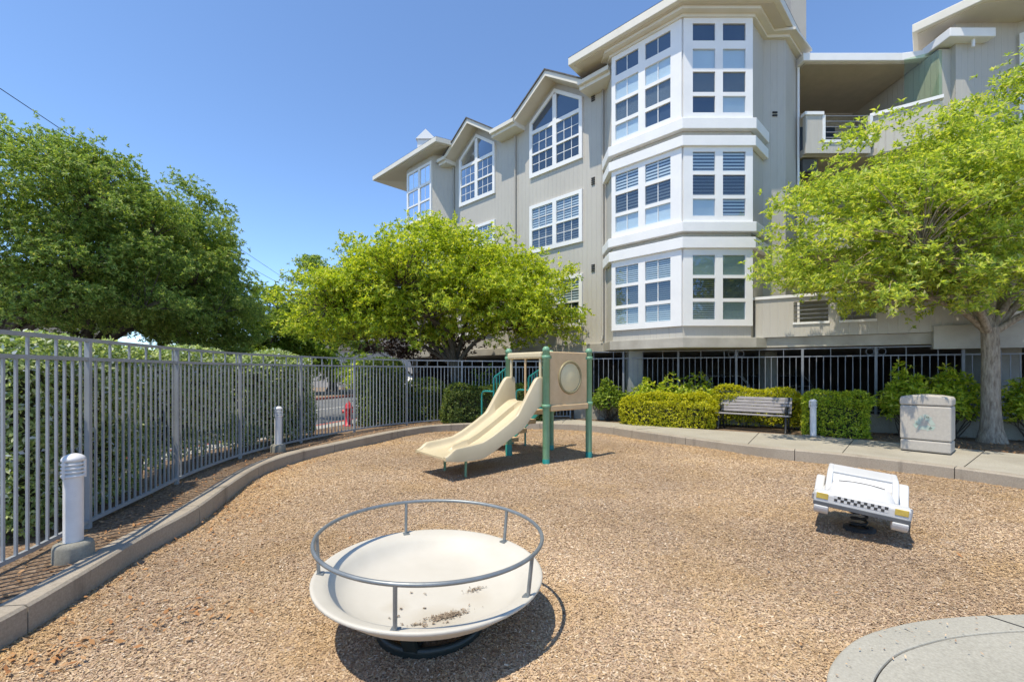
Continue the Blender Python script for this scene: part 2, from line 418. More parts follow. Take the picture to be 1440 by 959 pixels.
def catmull(pts, n=8):
    P = [np.array(p, float) for p in pts]; out = []
    for i in range(len(P)-1):
        p0, p1, p2, p3 = P[max(i-1, 0)], P[i], P[i+1], P[min(i+2, len(P)-1)]
        for k in range(n):
            t = k/n
            out.append(.5*((2*p1)+(-p0+p2)*t+(2*p0-5*p1+4*p2-p3)*t*t+(-p0+3*p1-3*p2+p3)*t**3))
    out.append(P[-1]); return np.array(out)
def offset2(path, d):
    p = np.asarray(path)[:, :2]; t = np.gradient(p, axis=0); t /= np.linalg.norm(t, axis=1)[:, None]
    return p+np.stack([-t[:, 1], t[:, 0]], 1)*d
def resample(path, step):
    p = np.asarray(path); seg = np.linalg.norm(np.diff(p, axis=0), axis=1); cum = np.concatenate([[0], np.cumsum(seg)])
    n = max(2, int(round(cum[-1]/step))+1); s = np.linspace(0, cum[-1], n)
    return np.stack([np.interp(s, cum, p[:, k]) for k in range(p.shape[1])], 1)
def inside(poly, pts):
    x, y = pts[:, 0], pts[:, 1]; r = np.zeros(len(pts), bool); n = len(poly); j = n-1
    for i in range(n):
        xi, yi = poly[i]; xj, yj = poly[j]
        c = ((yi > y) != (yj > y)) & (x < (xj-xi)*(y-yi)/((yj-yi) or 1e-12)+xi); r ^= c; j = i
    return r

CHIP_Z = -.17
# ------------------------------------------------------------------ ground setting
kerb_ctrl = [(-3.15,-1.5),(-3.2,.4),(-3.2,1.7),(-3.235,2.875),(-3.33,3.5),(-3.5,4.32),(-3.62,5.2),(-3.95,6.44),(-4.2,7.67),(-4.13,8.78),(-3.72,9.95),
             (-3.35,11.0),(-2.85,12.1),(-2.08,13.1),(-.5,13.65),(1.35,13.5),(2.6,12.85),(3.56,11.44),(4.92,9.6),(6.18,8.55),(7.2,7.35),(7.75,6.3),(8.2,5.0),(8.5,3.4),(8.6,1.5),(8.6,-1.5)]
KERB = resample(catmull(kerb_ctrl, 10), .12)
K_OUT = offset2(KERB, .20)
i_split = int(np.argmin(np.linalg.norm(KERB-np.array([-.3, 13.65]), axis=1)))

b = MB(); b.face([(-900,-300,-.32),(900,-300,-.32),(900,1500,-.32),(-900,1500,-.32)])
structure(b.build('ground', M['dry_soil']))

# chips bed: gently uneven sheet
gx, gy = np.meshgrid(np.linspace(-5, 9.4, 150), np.linspace(-1.6, 14.6, 170))
gz = CHIP_Z + .014*np.sin(gx*1.7+1.3*np.sin(gy*.9)) + .012*np.sin(gy*2.3+gx*.6) + RNG.normal(0, .004, gx.shape)
nv = gx.size; W_ = gx.shape[1]
ii = np.arange(nv).reshape(gx.shape); q = np.stack([ii[:-1,:-1], ii[:-1,1:], ii[1:,1:], ii[1:,:-1]], -1).reshape(-1, 4)
structure(np_obj('wood_chip_ground', np.stack([gx.ravel(), gy.ravel(), gz.ravel()], 1), q, M['chipbed'], smooth=True))
def chip_height(x, y): return CHIP_Z + .014*np.sin(x*1.7+1.3*np.sin(y*.9)) + .012*np.sin(y*2.3+x*.6)

# kerb in cast lengths with open joints
b = MB(); seg_len = 19; n = len(KERB)
for a in range(0, n-1, seg_len):
    e = min(a+seg_len, n-1); idx = list(range(a, e+1))
    inn = [KERB[k].copy() for k in idx]; out = [K_OUT[k].copy() for k in idx]
    if e < n-1:
        for arr in (inn, out):
            d = arr[-1]-arr[-2]; arr[-1] = arr[-1]-d/np.linalg.norm(d)*.012
    prof = lambda I, O: [(*I, -.3), (*I, .012), (*(I+(O-I)*.10), .03), (*(O-(O-I)*.06), .03), (*O, .018), (*O, -.3)]
    rows = [prof(np.array(I), np.array(O)) for I, O in zip(inn, out)]; m = 6
    vv = [p for r_ in rows for p in r_]
    ff = [(i*m+j, i*m+j+1, (i+1)*m+j+1, (i+1)*m+j) for i in range(len(rows)-1) for j in range(m-1)]
    b.idx(vv, [f[::-1] for f in ff]); b.face(rows[0]); b.face(rows[-1][::-1])
structure(b.build('kerb', M['kerb']))

# pavement behind the right-hand kerb
back_ctrl = [(-.3,15.0),(1.3,15.0),(2.9,14.0),(4.1,13.0),(5.5,12.0),(7.2,11.0),(8.3,10.1),(9.3,9.0),(10.4,7.6),(11.2,6.0),(11.6,4),(11.7,-1.5)]
BACK = resample(catmull(back_ctrl, 8), .3)
inn = K_OUT[i_split:]
poly = [tuple(p) for p in inn]+[tuple(p) for p in BACK[::-1]]
b = MB(); b.prism(poly, -.3, .022)
for (a, c) in [((-.3,13.85),(-.3,15)), ((1.5,13.65),(1.6,14.9)), ((3.3,12.2),(4.3,12.85)), ((4.98,9.72),(6.3,11.5)), ((6.25,8.7),(7.7,10.6)), ((7.36,7.4),(9.3,9.0))]:
    pass
structure(b.build('pavement', M['pave']))
b = MB()
for (a, c) in [((1.5,13.66),(1.75,14.75)), ((3.32,12.2),(4.35,12.75)), ((5.07,9.78),(6.25,11.52)), ((6.33,8.72),(7.85,10.45)), ((7.4,7.45),(9.3,8.95)), ((8.0,6.3),(10.3,7.6))]:
    b.bar((*a, .0245), (*c, .0245), .012, .004)
structure(b.build('pavement_joint', M['louver_dark']))

# soil bed behind the pavement
poly = [tuple(p) for p in BACK]+[(16,-1.5),(16,9),(14,10.5),(8,14),(3,17),(-.3,17.5)]
b = MB(); b.prism(poly, -.3, .012); structure(b.build('planting_soil', M['soil']))

# lower right concrete path with its own edging band
outer = [(1.42,-1.5),(1.42,1.0),(1.52,1.95),(1.746,2.528),(2.16,2.90),(2.60,3.09),(3.04,3.19),(3.64,3.24),(5.0,3.27),(7.0,3.2),(8.6,3.1)]
OUT = resample(catmull(outer, 8), .08); INN = offset2(OUT, -.20)
b = MB(); b.prism([tuple(p) for p in OUT]+[tuple(p) for p in INN[::-1]], -.3, -.128)
structure(b.build('path_edging', M['path'], bevel=.012))
INN2 = offset2(OUT, -.209)
b = MB(); b.prism([tuple(p) for p in INN2]+[(8.6,-1.5)], -.3, -.133)
structure(b.build('path', M['path']))
b = MB()
for px0, px1 in (((3.35,3.215),(3.47,3.02)),):
    b.bar((*px0, -.1265), (*px1, -.1265), .012, .003)
structure(b.build('path_joint', M['louver_dark']))

# left planting strip, sidewalk, street
fence_ctrl = [(-3.8,-1.5),(-3.85,.5),(-3.95,2.4),(-4.03,3.58),(-4.28,4.546),(-4.52,5.6),(-4.80,6.8),(-4.93,8.2),(-4.83,9.2),(-4.62,10.13),(-4.2,11.5),(-3.6,12.7),(-2.75,13.65),(-1.8,14.3),(-.6,14.75),(.7,15.1),(2.0,15.25)]
FENCE = resample(catmull(fence_ctrl, 10), .05)
strip_out = [(-5.3,-1.5),(-5.5,2.5),(-5.9,5.2),(-6.2,8.5),(-5.6,11.5),(-4.9,13.6),(-4.0,16.0),(-3,17.5)]
poly = [tuple(p) for p in K_OUT[:i_split]]+[(-.3,17.5)]+strip_out[::-1]
b = MB(); b.prism(poly, -.3, .004); structure(b.build('planting_strip', M['soil']))
kd = np.array([.262,.965]); kn = np.array([-.965,.262]); k0 = np.array([-7.45,6.65])
def kp(t, off): p = k0+kd*t+kn*off; return (float(p[0]), float(p[1]))
b = MB(); b.prism([kp(-30,0),kp(60,0),kp(60,-3.5),kp(10.5,-1.2),(-5.6,11.5),(-6.2,8.5),(-5.9,5.2),(-5.5,2.5),(-5.3,-1.5),kp(-30,-3)], -.3, -.006)
structure(b.build('sidewalk', M['sidewalk']))
b = MB(); b.prism([kp(-30,.003),kp(60,.003),kp(60,.16),kp(-30,.16)], -.3, .0); structure(b.build('street_kerb', M['redkerb']))
b = MB(); b.prism([kp(-60,.16),kp(120,.16),kp(120,9.0),kp(-60,9.0)], -.31, -.13); structure(b.build('street', M['asphalt']))
b = MB(); b.prism([kp(-60,4.5),kp(60,4.5),kp(60,4.62),kp(-60,4.62)], -.131, -.126); structure(b.build('street_marking', M['line']))
b = MB(); b.prism([kp(-60,9.0),kp(60,9.0),kp(60,9.16),kp(-60,9.16)], -.3, .0); structure(b.build('far_street_kerb', M['redkerb']))
b = MB(); b.prism([kp(-60,9.16),kp(60,9.16),kp(60,30),kp(-60,30)], -.3, -.01); structure(b.build('far_verge', M['dry_soil']))

# ------------------------------------------------------------------ wood chips and litter (uncountable)
def scatter_chips():
    n0 = 4200000
    p = np.stack([RNG.uniform(-4.4, 8.6, n0), RNG.uniform(1.2, 13.7, n0)], 1)
    d = np.hypot(p[:, 0], p[:, 1])
    keep = RNG.random(n0) < np.clip((3.0/np.maximum(d, 2.2))**1.6, 0, 1)
    p = p[keep]
    poly = [tuple(q_) for q_ in KERB[::3]]
    p = p[inside(poly, p)]
    p = p[~inside([tuple(q_) for q_ in OUT[::2]]+[(8.6,-1.5)], p)]
    p = p[np.abs(p[:, 0]) < 1.15*p[:, 1]+.4]
    n = len(p); d = np.hypot(p[:, 0], p[:, 1])
    L = RNG.uniform(.007, .022, n)*(1+.05*d); w = L*RNG.uniform(.22, .5, n)
    a = RNG.uniform(0, 2*np.pi, n); tl = RNG.normal(0, .20, n); ro = RNG.normal(0, .28, n)
    u = np.stack([np.cos(a)*np.cos(tl), np.sin(a)*np.cos(tl), np.sin(tl)], 1)
    s0 = np.stack([-np.sin(a), np.cos(a), np.zeros(n)], 1); up = np.cross(u, s0)
    s_ = s0*np.cos(ro)[:, None]+up*np.sin(ro)[:, None]
    c = np.stack([p[:, 0], p[:, 1], chip_height(p[:, 0], p[:, 1])+.004+np.abs(RNG.normal(0, .004, n))], 1)
    u = u*L[:, None]/2; s_ = s_*w[:, None]/2
    sk = RNG.uniform(.4, 1, n)[:, None]
    v = np.stack([c-u-s_*sk, c+u-s_, c+u+s_*sk, c-u+s_], 1).reshape(-1, 3)
    q = np.arange(n*4).reshape(-1, 4)
    o = np_obj('wood_chips', v, q, M['chips']); o['kind'] = 'stuff'
    kd_ = np.full(n, 9.0)
    for k_ in KERB[10:-5:2]: kd_ = np.minimum(kd_, np.hypot(p[:, 0]-k_[0], p[:, 1]-k_[1]))
    fr = np.clip(1-kd_/(.55+.35*np.sin(p[:, 0]*2.1+p[:, 1]*1.3)), 0, 1)*RNG.uniform(.2, 1.0, n)*.85
    at = o.data.attributes.new('fresh', 'FLOAT', 'FACE'); at.data.foreach_set('value', fr.astype(np.float32))
    tag(o, 'tan and brown wood chips covering the play pit', 'wood chips')
scatter_chips()
def litter(name, pts, label, z, size=(.03,.07), m_=None):
    n = len(pts); a = RNG.uniform(0, 6.28, n); L = RNG.uniform(*size, n); w = L*.4
    tl = RNG.normal(0, .35, n)
    u = np.stack([np.cos(a)*np.cos(tl), np.sin(a)*np.cos(tl), np.sin(tl)], 1)*L[:, None]/2
    s_ = np.stack([-np.sin(a), np.cos(a), RNG.normal(0, .3, n)], 1)*w[:, None]/2
    c = np.stack([pts[:, 0], pts[:, 1], z+RNG.uniform(.008, .03, n)], 1)
    v = np.stack([c-u, c+s_, c+u, c-s_], 1).reshape(-1, 3)
    o = np_obj(name, v, np.arange(n*4).reshape(-1, 4), M[m_ or 'litter']); o['kind'] = 'stuff'; tag(o, label, 'leaf litter' if m_ is None else 'wood chips')
kk = RNG.integers(22, 90, 520); lp = offset2(KERB, -.12)[kk]+RNG.normal(0, 1, (520, 2))*np.array([.22, .2])
lp = lp[inside([tuple(q_) for q_ in offset2(KERB, -.03)[::3]], lp)]
lp = np.concatenate([lp, np.stack([RNG.uniform(-3, 7, 60), RNG.uniform(2.2, 9, 60)], 1)])
lp = lp[inside([tuple(q_) for q_ in offset2(KERB, -.05)[::3]], lp)]
lp = lp[~inside([tuple(q_) for q_ in OUT[::2]]+[(8.6,-1.5)], lp)]
for cx0, cy0, sd, m_ in ((-2.35,3.3,.22,90), (-2.85,2.85,.13,60), (-2.75,4.1,.25,70), (-3.2,5.6,.25,60), (-2.0,12.6,.3,60)):
    lp = np.concatenate([lp, np.array([cx0, cy0])+RNG.normal(0, sd, (m_, 2))])
lp = lp[inside([tuple(q_) for q_ in offset2(KERB, -.03)[::3]], lp)]
litter('fallen_leaves', lp, 'dry orange leaves scattered on the wood chips by the kerb', CHIP_Z+.01)
kk = RNG.integers(10, i_split, 1500); lp = offset2(KERB, .2)[kk]+np.stack([-RNG.uniform(.02, .75, 1500), RNG.normal(0, .2, 1500)], 1)
lp = lp[~inside([tuple(q_) for q_ in offset2(KERB, .21)[::3]], lp)]
litter('bark_litter', lp, 'dry bark litter on the strip under the grey fence', .0, (.02,.06))
i_ = RNG.integers(20, len(OUT)-5, 260); lp = offset2(OUT, -.02)[i_]; dn_ = offset2(OUT, -1.02)[i_]-lp
lp = lp+dn_*(np.abs(RNG.normal(0, .16, 260))+.01)[:, None]
litter('stray_chips', lp, 'a few wood chips kicked onto the concrete path corner', -.131, (.012,.03), 'chips')
p = np.stack([RNG.uniform(8.2, 13.5, 2200), RNG.uniform(6.5, 12.5, 2200)], 1)
bp = [tuple(q_) for q_ in BACK]+[(16,-1.5),(16,9),(14,10.5),(8,14),(3,17)]
p = p[inside(bp, p)]
litter('leaf_litter', p, 'dry leaves on the soil around the big tree trunk', .01, (.03,.09))

# ------------------------------------------------------------------ fences
def fence_panels(root, path, post_idx, zt, z2, zb, mat_, pitch=.115, pick=.019, rail=.036, post=.048, org=(0,0,0), every=3, pick_round=False, post_top=None):
    for a, e in zip(post_idx[:-1], post_idx[1:]):
        seg = path[a:e+1]; L = np.linalg.norm(np.diff(seg, axis=0), axis=1).sum(); b = MB()
        rs = resample(seg, .35)
        for z, hh in ((zt, rail), (z2, rail), (zb, rail)):
            for i in range(len(rs)-1): b.bar((*rs[i], z), (*rs[i+1], z), .032, hh)
        n = int(round(L/pitch)); pts = resample(seg, L/n)
        for i, p in enumerate(pts[1:-1], 1):
            top = zt-rail/2 if i % every == 0 else z2-rail/2
            j = min(i+1, len(pts)-1); d = pts[j]-pts[i-1]; ang = math.atan2(d[1], d[0])
            Mx = Matrix.Rotation(ang, 3, 'Z')
            b.box((p[0], p[1], (zb+top)/2), (pick, pick, top-zb), Mx)
        b.build('picket_panel', mat_, root, org)
    for a in post_idx:
        p = path[a]; c = path[min(a+1, len(path)-1)]-path[max(a-1, 0)]; ang = math.atan2(c[1], c[0])
        b = MB(); zt_ = (post_top or zt-.017); b.box((p[0], p[1], zt_/2), (post, post, zt_), Matrix.Rotation(ang, 3, 'Z'))
        b.build('post', mat_, root, org, bevel=.004)

def nearest(path, x, y): return int(np.argmin(np.linalg.norm(path-np.array([x, y]), axis=1)))
cum = np.concatenate([[0], np.cumsum(np.linalg.norm(np.diff(FENCE, axis=0), axis=1))])
s0 = cum[nearest(FENCE, -4.29, 4.62)]; sp = 1.84
posts = [int(np.argmin(abs(cum-s))) for s in np.arange(s0-3*sp, cum[-1], sp)]
fo = (-4.5, 7, 0)
root = empty('picket_fence', fo, 'long curved grey metal picket fence along the wood chip pit kerb', 'fence')
fence_panels(root, FENCE, posts, 1.905, 1.715, .075, M['fence'], org=fo)

# iron fence under the apartment building
GL = [(2.1,15.2),(4.4,14.2),(7.0,13.2),(9.38,11.77),(11.69,10.39),(14.5,8.7)]
GF = resample(np.array(GL), .05); gc = np.concatenate([[0], np.cumsum(np.linalg.norm(np.diff(GF, axis=0), axis=1))])
gposts = [int(np.argmin(abs(gc-s))) for s in np.arange(0, gc[-1], 1.62)]
go = (7.0, 13.2, 0)
root = empty('iron_fence', go, 'dark iron railing closing the garage under the apartment building', 'fence')
fence_panels(root, GF, gposts, 2.20, 1.985, .56, M['iron'], pitch=.155, pick=.018, rail=.03, post=.06, org=go, every=4)
for a in (gposts[3], gposts[5], gposts[7]):
    p = GF[a]; d = GF[a+1]-GF[a-1]; d /= np.linalg.norm(d)
    for sgn in (-1, 1):
        c = p+d*sgn*.12; pts = [(c[0]+d[0]*.085*math.cos(t), c[1]+d[1]*.085*math.cos(t), 2.09+.085*math.sin(t)) for t in np.linspace(0, 2*math.pi, 17)[:-1]]
        b = MB(); b.tube(pts+[pts[0]], .009, 5, False); b.build('scroll', M['iron'], root, go)
b = MB(); LW = resample(np.array(GL), .6); lo = offset2(LW, -.09); li = offset2(LW, .09)
b.prism([tuple(p) for p in lo]+[tuple(p) for p in li[::-1]], 0, .47)
tag(b.build('low_wall', M['lowwall'], bevel=.01), 'low stained concrete wall carrying the dark iron railing', 'wall')

# ------------------------------------------------------------------ apartment building
BO = (6.0, 15.0, 0.0)
bld = empty('apartment_building', BO, 'grey beige apartment building with white corner bay windows and gables', 'building')
class Fr:
    """a vertical wall plane: start point, direction along, outward normal"""
    def __init__(s, P, u, n): s.P, s.u, s.n = np.array(P, float), np.array(u, float), np.array(n, float)
    def __call__(s, a, z, o=0): p = s.P+s.u*a+s.n*o; return (p[0], p[1], z)
r2 = math.sqrt(.5)
FW = Fr((3.246,15.6), (-r2,r2), (-r2,-r2))        # long wing wall, runs left and away
FL = Fr((4.875,13.0), (-r2,r2), (-r2,-r2))        # bay, left face
FFt = Fr((4.875,13.0), (1,0), (0,-1))             # bay, front face
FE = Fr((-3.79,21.65), (-r2,r2), (-r2,-r2))       # far end bay
SLAB_B, SLAB_T, TOP = 2.25, 2.54, 11.75

def plate(b, fr, sb, zb, solid, o0, o1, mi=0):
    ns, nz = len(sb)-1, len(zb)-1
    ok = lambda i, j: 0 <= i < ns and 0 <= j < nz and solid((sb[i]+sb[i+1])/2, (zb[j]+zb[j+1])/2)
    for i in range(ns):
        for j in range(nz):
            if not ok(i, j): continue
            a0, a1, z0, z1 = sb[i], sb[i+1], zb[j], zb[j+1]
            b.face([fr(a0,z0,o1), fr(a1,z0,o1), fr(a1,z1,o1), fr(a0,z1,o1)], mi)
            if not ok(i-1, j): b.face([fr(a0,z0,o0), fr(a0,z0,o1), fr(a0,z1,o1), fr(a0,z1,o0)], mi)
            if not ok(i+1, j): b.face([fr(a1,z0,o1), fr(a1,z0,o0), fr(a1,z1,o0), fr(a1,z1,o1)], mi)
            if not ok(i, j-1): b.face([fr(a0,z0,o0), fr(a1,z0,o0), fr(a1,z0,o1), fr(a0,z0,o1)], mi)
            if not ok(i, j+1): b.face([fr(a0,z1,o1), fr(a1,z1,o1), fr(a1,z1,o0), fr(a0,z1,o0)], mi)

def fbox(b, fr, a0, a1, z0, z1, o0, o1, mi=0):
    plate(b, fr, [a0, a1], [z0, z1], lambda *_: True, o0, o1, mi)

def window(fr, a0, a1, z0, z1, cols, rows, covers, screen_rows=(), muntin_v=0, grid_rows=None, tilt=None):
    """one window: white frame with real reveals; glass, coverings and insect screens as its sub-parts"""
    sb = sorted({a0, a1, *[c for cc in cols for c in cc]}); zb = sorted({z0, z1, *[r for rr in rows for r in rr]})
    hole = lambda a, z: any(c[0] < a < c[1] for c in cols) and any(r[0] < z < r[1] for r in rows)
    b = MB(); plate(b, fr, sb, zb, lambda a, z: not hole(a, z), 0, .075)
    for ri, rr in enumerate(rows):
        for cc in cols:
            for k in range(muntin_v):
                c = cc[0]+(cc[1]-cc[0])*(k+1)/(muntin_v+1); fbox(b, fr, c-.011, c+.011, rr[0], rr[1], .03, .042)
            if grid_rows and ri in grid_rows:
                z = (rr[0]+rr[1])/2; fbox(b, fr, cc[0], cc[1], z-.011, z+.011, .03, .041)
    w = b.build('window', M['white'], bld, BO)
    g = MB()
    for rr in rows:
        for cc in cols: g.face([fr(cc[0],rr[0],.034), fr(cc[1],rr[0],.034), fr(cc[1],rr[1],.034), fr(cc[0],rr[1],.034)])
    g.build('glass', M['glass'], w, BO)
    by = {}
    for (ci, ri), cv in covers.items():
        m = by.setdefault(cv if cv != 'room_dark' else (cv, ci, ri), MB()); cc, rr = cols[ci], rows[ri]
        m.face([fr(cc[0],rr[0],.010), fr(cc[1],rr[0],.010), fr(cc[1],rr[1],.010), fr(cc[0],rr[1],.010)])
    for cv, m in by.items():
        if isinstance(cv, tuple): cv = cv[0]
        m.build({'shutter':'shutter','venetian':'blind','roller':'shade','sage':'shade','room_dark':'room_dark_sheet'}[cv], M[cv], w, BO)
    if screen_rows:
        m = MB()
        for ri in screen_rows:
            for cc in cols:
                rr = rows[ri]; m.face([fr(cc[0],rr[0],.022), fr(cc[1],rr[0],.022), fr(cc[1],rr[1],.022), fr(cc[0],rr[1],.022)])
        m.build('insect_screen', M['mesh_screen'], w, BO)
    return w

# walls of the shell
A_, B_, C_, D_, E_, F_ = (4.875,13.0), (3.246,14.629), (6.825,13.0), (7.6,13.775), (8.28,13.775), (9.21,14.705)
b = MB()
def wallseg(p, q_, z0, z1): b.face([(*p,z0),(*q_,z0),(*q_,z1),(*p,z1)])
for p, q_ in ((B_,A_),(A_,C_),(C_,D_),(D_,E_),(E_,F_),((3.246,15.6),B_)):
    wallseg(p, q_, SLAB_T, TOP+.05)
Wend = 8.56
EAVE = 11.40
def rake(s):      # underside of the roof along the wing wall
    z = EAVE
    for c in (2.27, 6.80): z = max(z, 12.46-abs(s-c)*.655)
    return z
ss = [0,.62,2.27,3.92,5.15,6.80,8.42,Wend]
for a0, a1 in zip(ss[:-1], ss[1:]):
    b.face([FW(a1,SLAB_T), FW(a0,SLAB_T), FW(a0,rake(a0)), FW(a1,rake(a1))])
wallseg((-3.79,21.65), (-2.81,21.65), SLAB_T, 11.85)
b.face([FE(2.24,SLAB_T), FE(0,SLAB_T), FE(0,11.85), FE(2.24,11.85)])
b.face([(-5.374,26,SLAB_T),(-5.374,23.234,SLAB_T),(-5.374,23.234,11.85),(-5.374,26,11.85)])
b.build('wall', M['siding'], bld, BO)

# window panels of the corner bay
bay_cols_F = [(.26,.898), (1.115,1.762)]
bay_cols_L = [(.33,1.138), (1.364,2.172)]
floors = [
    (2.87, 5.06, [(3.05,3.55),(3.65,4.22),(4.31,4.876)]),
    (5.80, 7.95, [(5.99,6.475),(6.58,7.155),(7.26,7.81)]),
    (8.73, 11.62, [(8.92,9.39),(9.50,10.08),(10.18,10.73),(10.96,11.45)]),
]
cov_L = [ {(c,r):'venetian' for c in (0,1) for r in range(3)},
          {**{(c,r):'shutter' for c in (0,1) for r in range(3)}, (0,0):'roller', (1,0):'roller'},
          {(0,0):'room_dark',(0,1):'roller',(0,2):'roller',(0,3):'room_dark',(1,0):'roller',(1,1):'roller',(1,2):'roller',(1,3):'room_dark'} ]
cov_F = [ {(0,0):'venetian',(0,1):'venetian',(0,2):'sage',(1,0):'sage',(1,1):'sage',(1,2):'sage'},
          {(0,0):'roller',(0,1):'shutter',(0,2):'shutter',(1,0):'shutter',(1,1):'shutter',(1,2):'shutter'},
          {(0,0):'room_dark',(0,1):'roller',(0,2):'roller',(0,3):'room_dark',(1,0):'roller',(1,1):'roller',(1,2):'roller',(1,3):'room_dark'} ]
for k, (z0, z1, rows) in enumerate(floors):
    window(FL, 0.0, 2.31, z0, z1, bay_cols_L, rows, cov_L[k], (1,), 1)
    window(FFt, 0.0, 1.965, z0, z1, bay_cols_F, rows, cov_F[k], (1,), 0)
# stepped white bands round the bay
def band(z0, z1, o):
    k = o*math.tan(R(22.5))
    pts_in = [(3.246,15.55), (3.246,14.629), A_, C_, D_]
    pts_out = [(3.246-o,15.55), (3.246-o,14.629-k), (4.875-k,13-o), (6.825+k,13-o), (7.6+o*r2,13.775-o*r2)]
    bb = MB(); bb.prism(pts_in+pts_out[::-1], z0, z1); bb.build('band', M['white'], bld, BO, bevel=.012)
band(8.42, 8.73, .17); band(7.95, 8.24, .15)
band(5.52, 5.80, .17); band(5.06, 5.37, .15)

# wing windows
def wing_cols(a0, a1): m = (a0+a1)/2; return [(a0+.14, m-.09), (m+.09, a1-.14)]
for (a0, a1) in ((.99,3.55), (5.58,8.02)):
    cols = wing_cols(a0, a1)
    for (z0, z1) in ((3.17,5.08), (6.21,8.09)):
        zm = (z0+z1)/2-.02
        window(FW, a0, a1, z0, z1, cols, [(z0+.16,zm-.035),(zm+.035,z1-.13)], {(c,r):'shutter' for c in (0,1) for r in (0,1)}, (0,), 2, (0,1))
    z0, zs = 9.20, 11.38; m = (a0+a1)/2; hw = (a1-a0)/2; pk = zs+hw*.655
    w = window(FW, a0, a1, z0, 11.02, cols, [(z0+.16,10.05),(10.12,10.88)], {(c,r):'room_dark' for c in (0,1) for r in (0,1)}, (0,), 2, (0,1))
    g = MB(); bb = MB()
    # pointed head: two trapezoid lights under the rake
    for sg, (c0, c1) in zip((-1, 1), (cols[0], cols[1])):
        zr = lambda a: pk-.15-abs(a-m)*.655
        zb_ = 11.0
        quad = [(c0, max(zr(c0), zb_)), (c1, max(zr(c1), zb_))]
        g.face([FW(c0,zb_,.034), FW(c1,zb_,.034), FW(c1,quad[1][1],.034), FW(c0,quad[0][1],.034)])
    g.build('transom_glass', M['glass'], w, BO)
    for c0, c1 in cols:
        g2 = MB(); g2.face([FW(c0,11.0,.012), FW(c1,11.0,.012), FW(c1,max(pk-.15-abs(c1-m)*.655,11.0),.012), FW(c0,max(pk-.15-abs(c0-m)*.655,11.0),.012)])
        g2.build('room_dark_sheet', M['room_dark'], w, BO)
    def strip(pts): bb.extrude([FW(a,z,0) for a, z in pts], np.append(FW.n*.075, 0))
    strip([(a0,11.022),(a0+.14,11.022),(a0+.14,zs-.15+.14*.655),(a0,zs)]); strip([(a1-.14,11.022),(a1,11.022),(a1,zs),(a1-.14,zs-.15+.14*.655)])
    strip([(a0,zs+.002),(a0+.14,zs-.148+.14*.655),(m,pk-.15),(m,pk)]); strip([(m+.002,pk),(m+.002,pk-.15),(a1-.14,zs-.148+.14*.655),(a1,zs+.002)])
    strip([(m-.09,11.022),(m+.09,11.022),(m+.09,pk-.21),(m-.09,pk-.21)])
    bb.build('window_head', M['white'], w, BO)
# far end bay windows
for (z0, z1) in ((8.9,11.55), (5.9,8.1)):
    cols = [(.12,.95),(1.1,2.0)]
    rows = [(z0+.15,z0+.85),(z0+.93,z0+1.62)]+([(z0+1.75,z1-.12)] if z1-z0 > 2.4 else [])
    window(FE, 0.0, 2.12, z0, z1, cols, rows, {(c,r):('room_dark' if r < 2 else 'roller') for c in (0,1) for r in range(len(rows))}, (1,), 1)

# louvred wall vents and downspouts
for z in (3.17+1.9, 8.12, 11.05):
    s = .55; b = MB()
    for k in range(4): fbox(b, FW, s-.07, s+.07, z+.07*k, z+.07*k+.04, 0, .03)
    b.build('wall_vent', M['louver_dark'], bld, BO)
b = MB()
fv = Fr(D_, (1,0), (0,-1))
for k in range(2): fbox(b, fv, .28, .42, 9.28+.09*k, 9.33+.09*k, 0, .03)
b.build('wall_vent', M['louver_dark'], bld, BO)
def pipe(fr, s, z0, z1, m_='chimney'):
    b = MB(); p = [fr(s,z1,.06), fr(s,z0+.25,.06), fr(s,z0,.14)]
    b.tube(p, .04, 8); b.build('downspout', M[m_], bld, BO)
pipe(FW, .12, 2.62, 11.3); pipe(FW, 4.35, 2.7, 11.2); pipe(FW, 8.45, 2.7, 11.2)
pipe(Fr(E_, (r2,r2), (r2,-r2)), 1.2, 2.6, 11.3, 'white')

# slab edge above the garage, following the outline
k_ = .06
outline_front = [(-6.2,23.4),(-5.45,23.1),(-3.83,21.5),(-2.8,21.5),(3.13,15.56),(3.13,14.55),(4.82,12.85),(6.9,12.85),(7.3,13.02),(9.45,11.73),(11.76,10.34),(15,8.4)]
b = MB(); b.prism(outline_front+[(20,8.4),(20,30),(-6.2,30)], SLAB_B, SLAB_T-.004)
b.build('floor_slab', M['fascia_concrete'], bld, BO, bevel=.01)
b = MB(); b.bar((10.3,11.16,2.40), (12.0,10.13,2.40), .3, .56); b.build('beam', M['fascia_concrete'], bld, BO)
b = MB(); b.box((3.92,14.65,1.1), (.42,.42,2.28)); b.build('garage_column', M['column'], bld, BO)
b = MB(); b.box((12.15,11.5,1.1), (.8,.6,2.28)); b.build('garage_column', M['column'], bld, BO)
b = MB(); b.box((8.7,15.5,1.1), (.4,.4,2.28)); b.build('garage_column', M['column'], bld, BO)
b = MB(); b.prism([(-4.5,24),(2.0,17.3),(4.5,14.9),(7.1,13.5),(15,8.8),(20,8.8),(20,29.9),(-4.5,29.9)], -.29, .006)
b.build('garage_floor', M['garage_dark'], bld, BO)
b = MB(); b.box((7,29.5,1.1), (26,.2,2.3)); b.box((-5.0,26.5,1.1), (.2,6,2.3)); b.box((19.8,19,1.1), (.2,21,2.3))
b.build('garage_wall', M['garage_dark'], bld, BO)

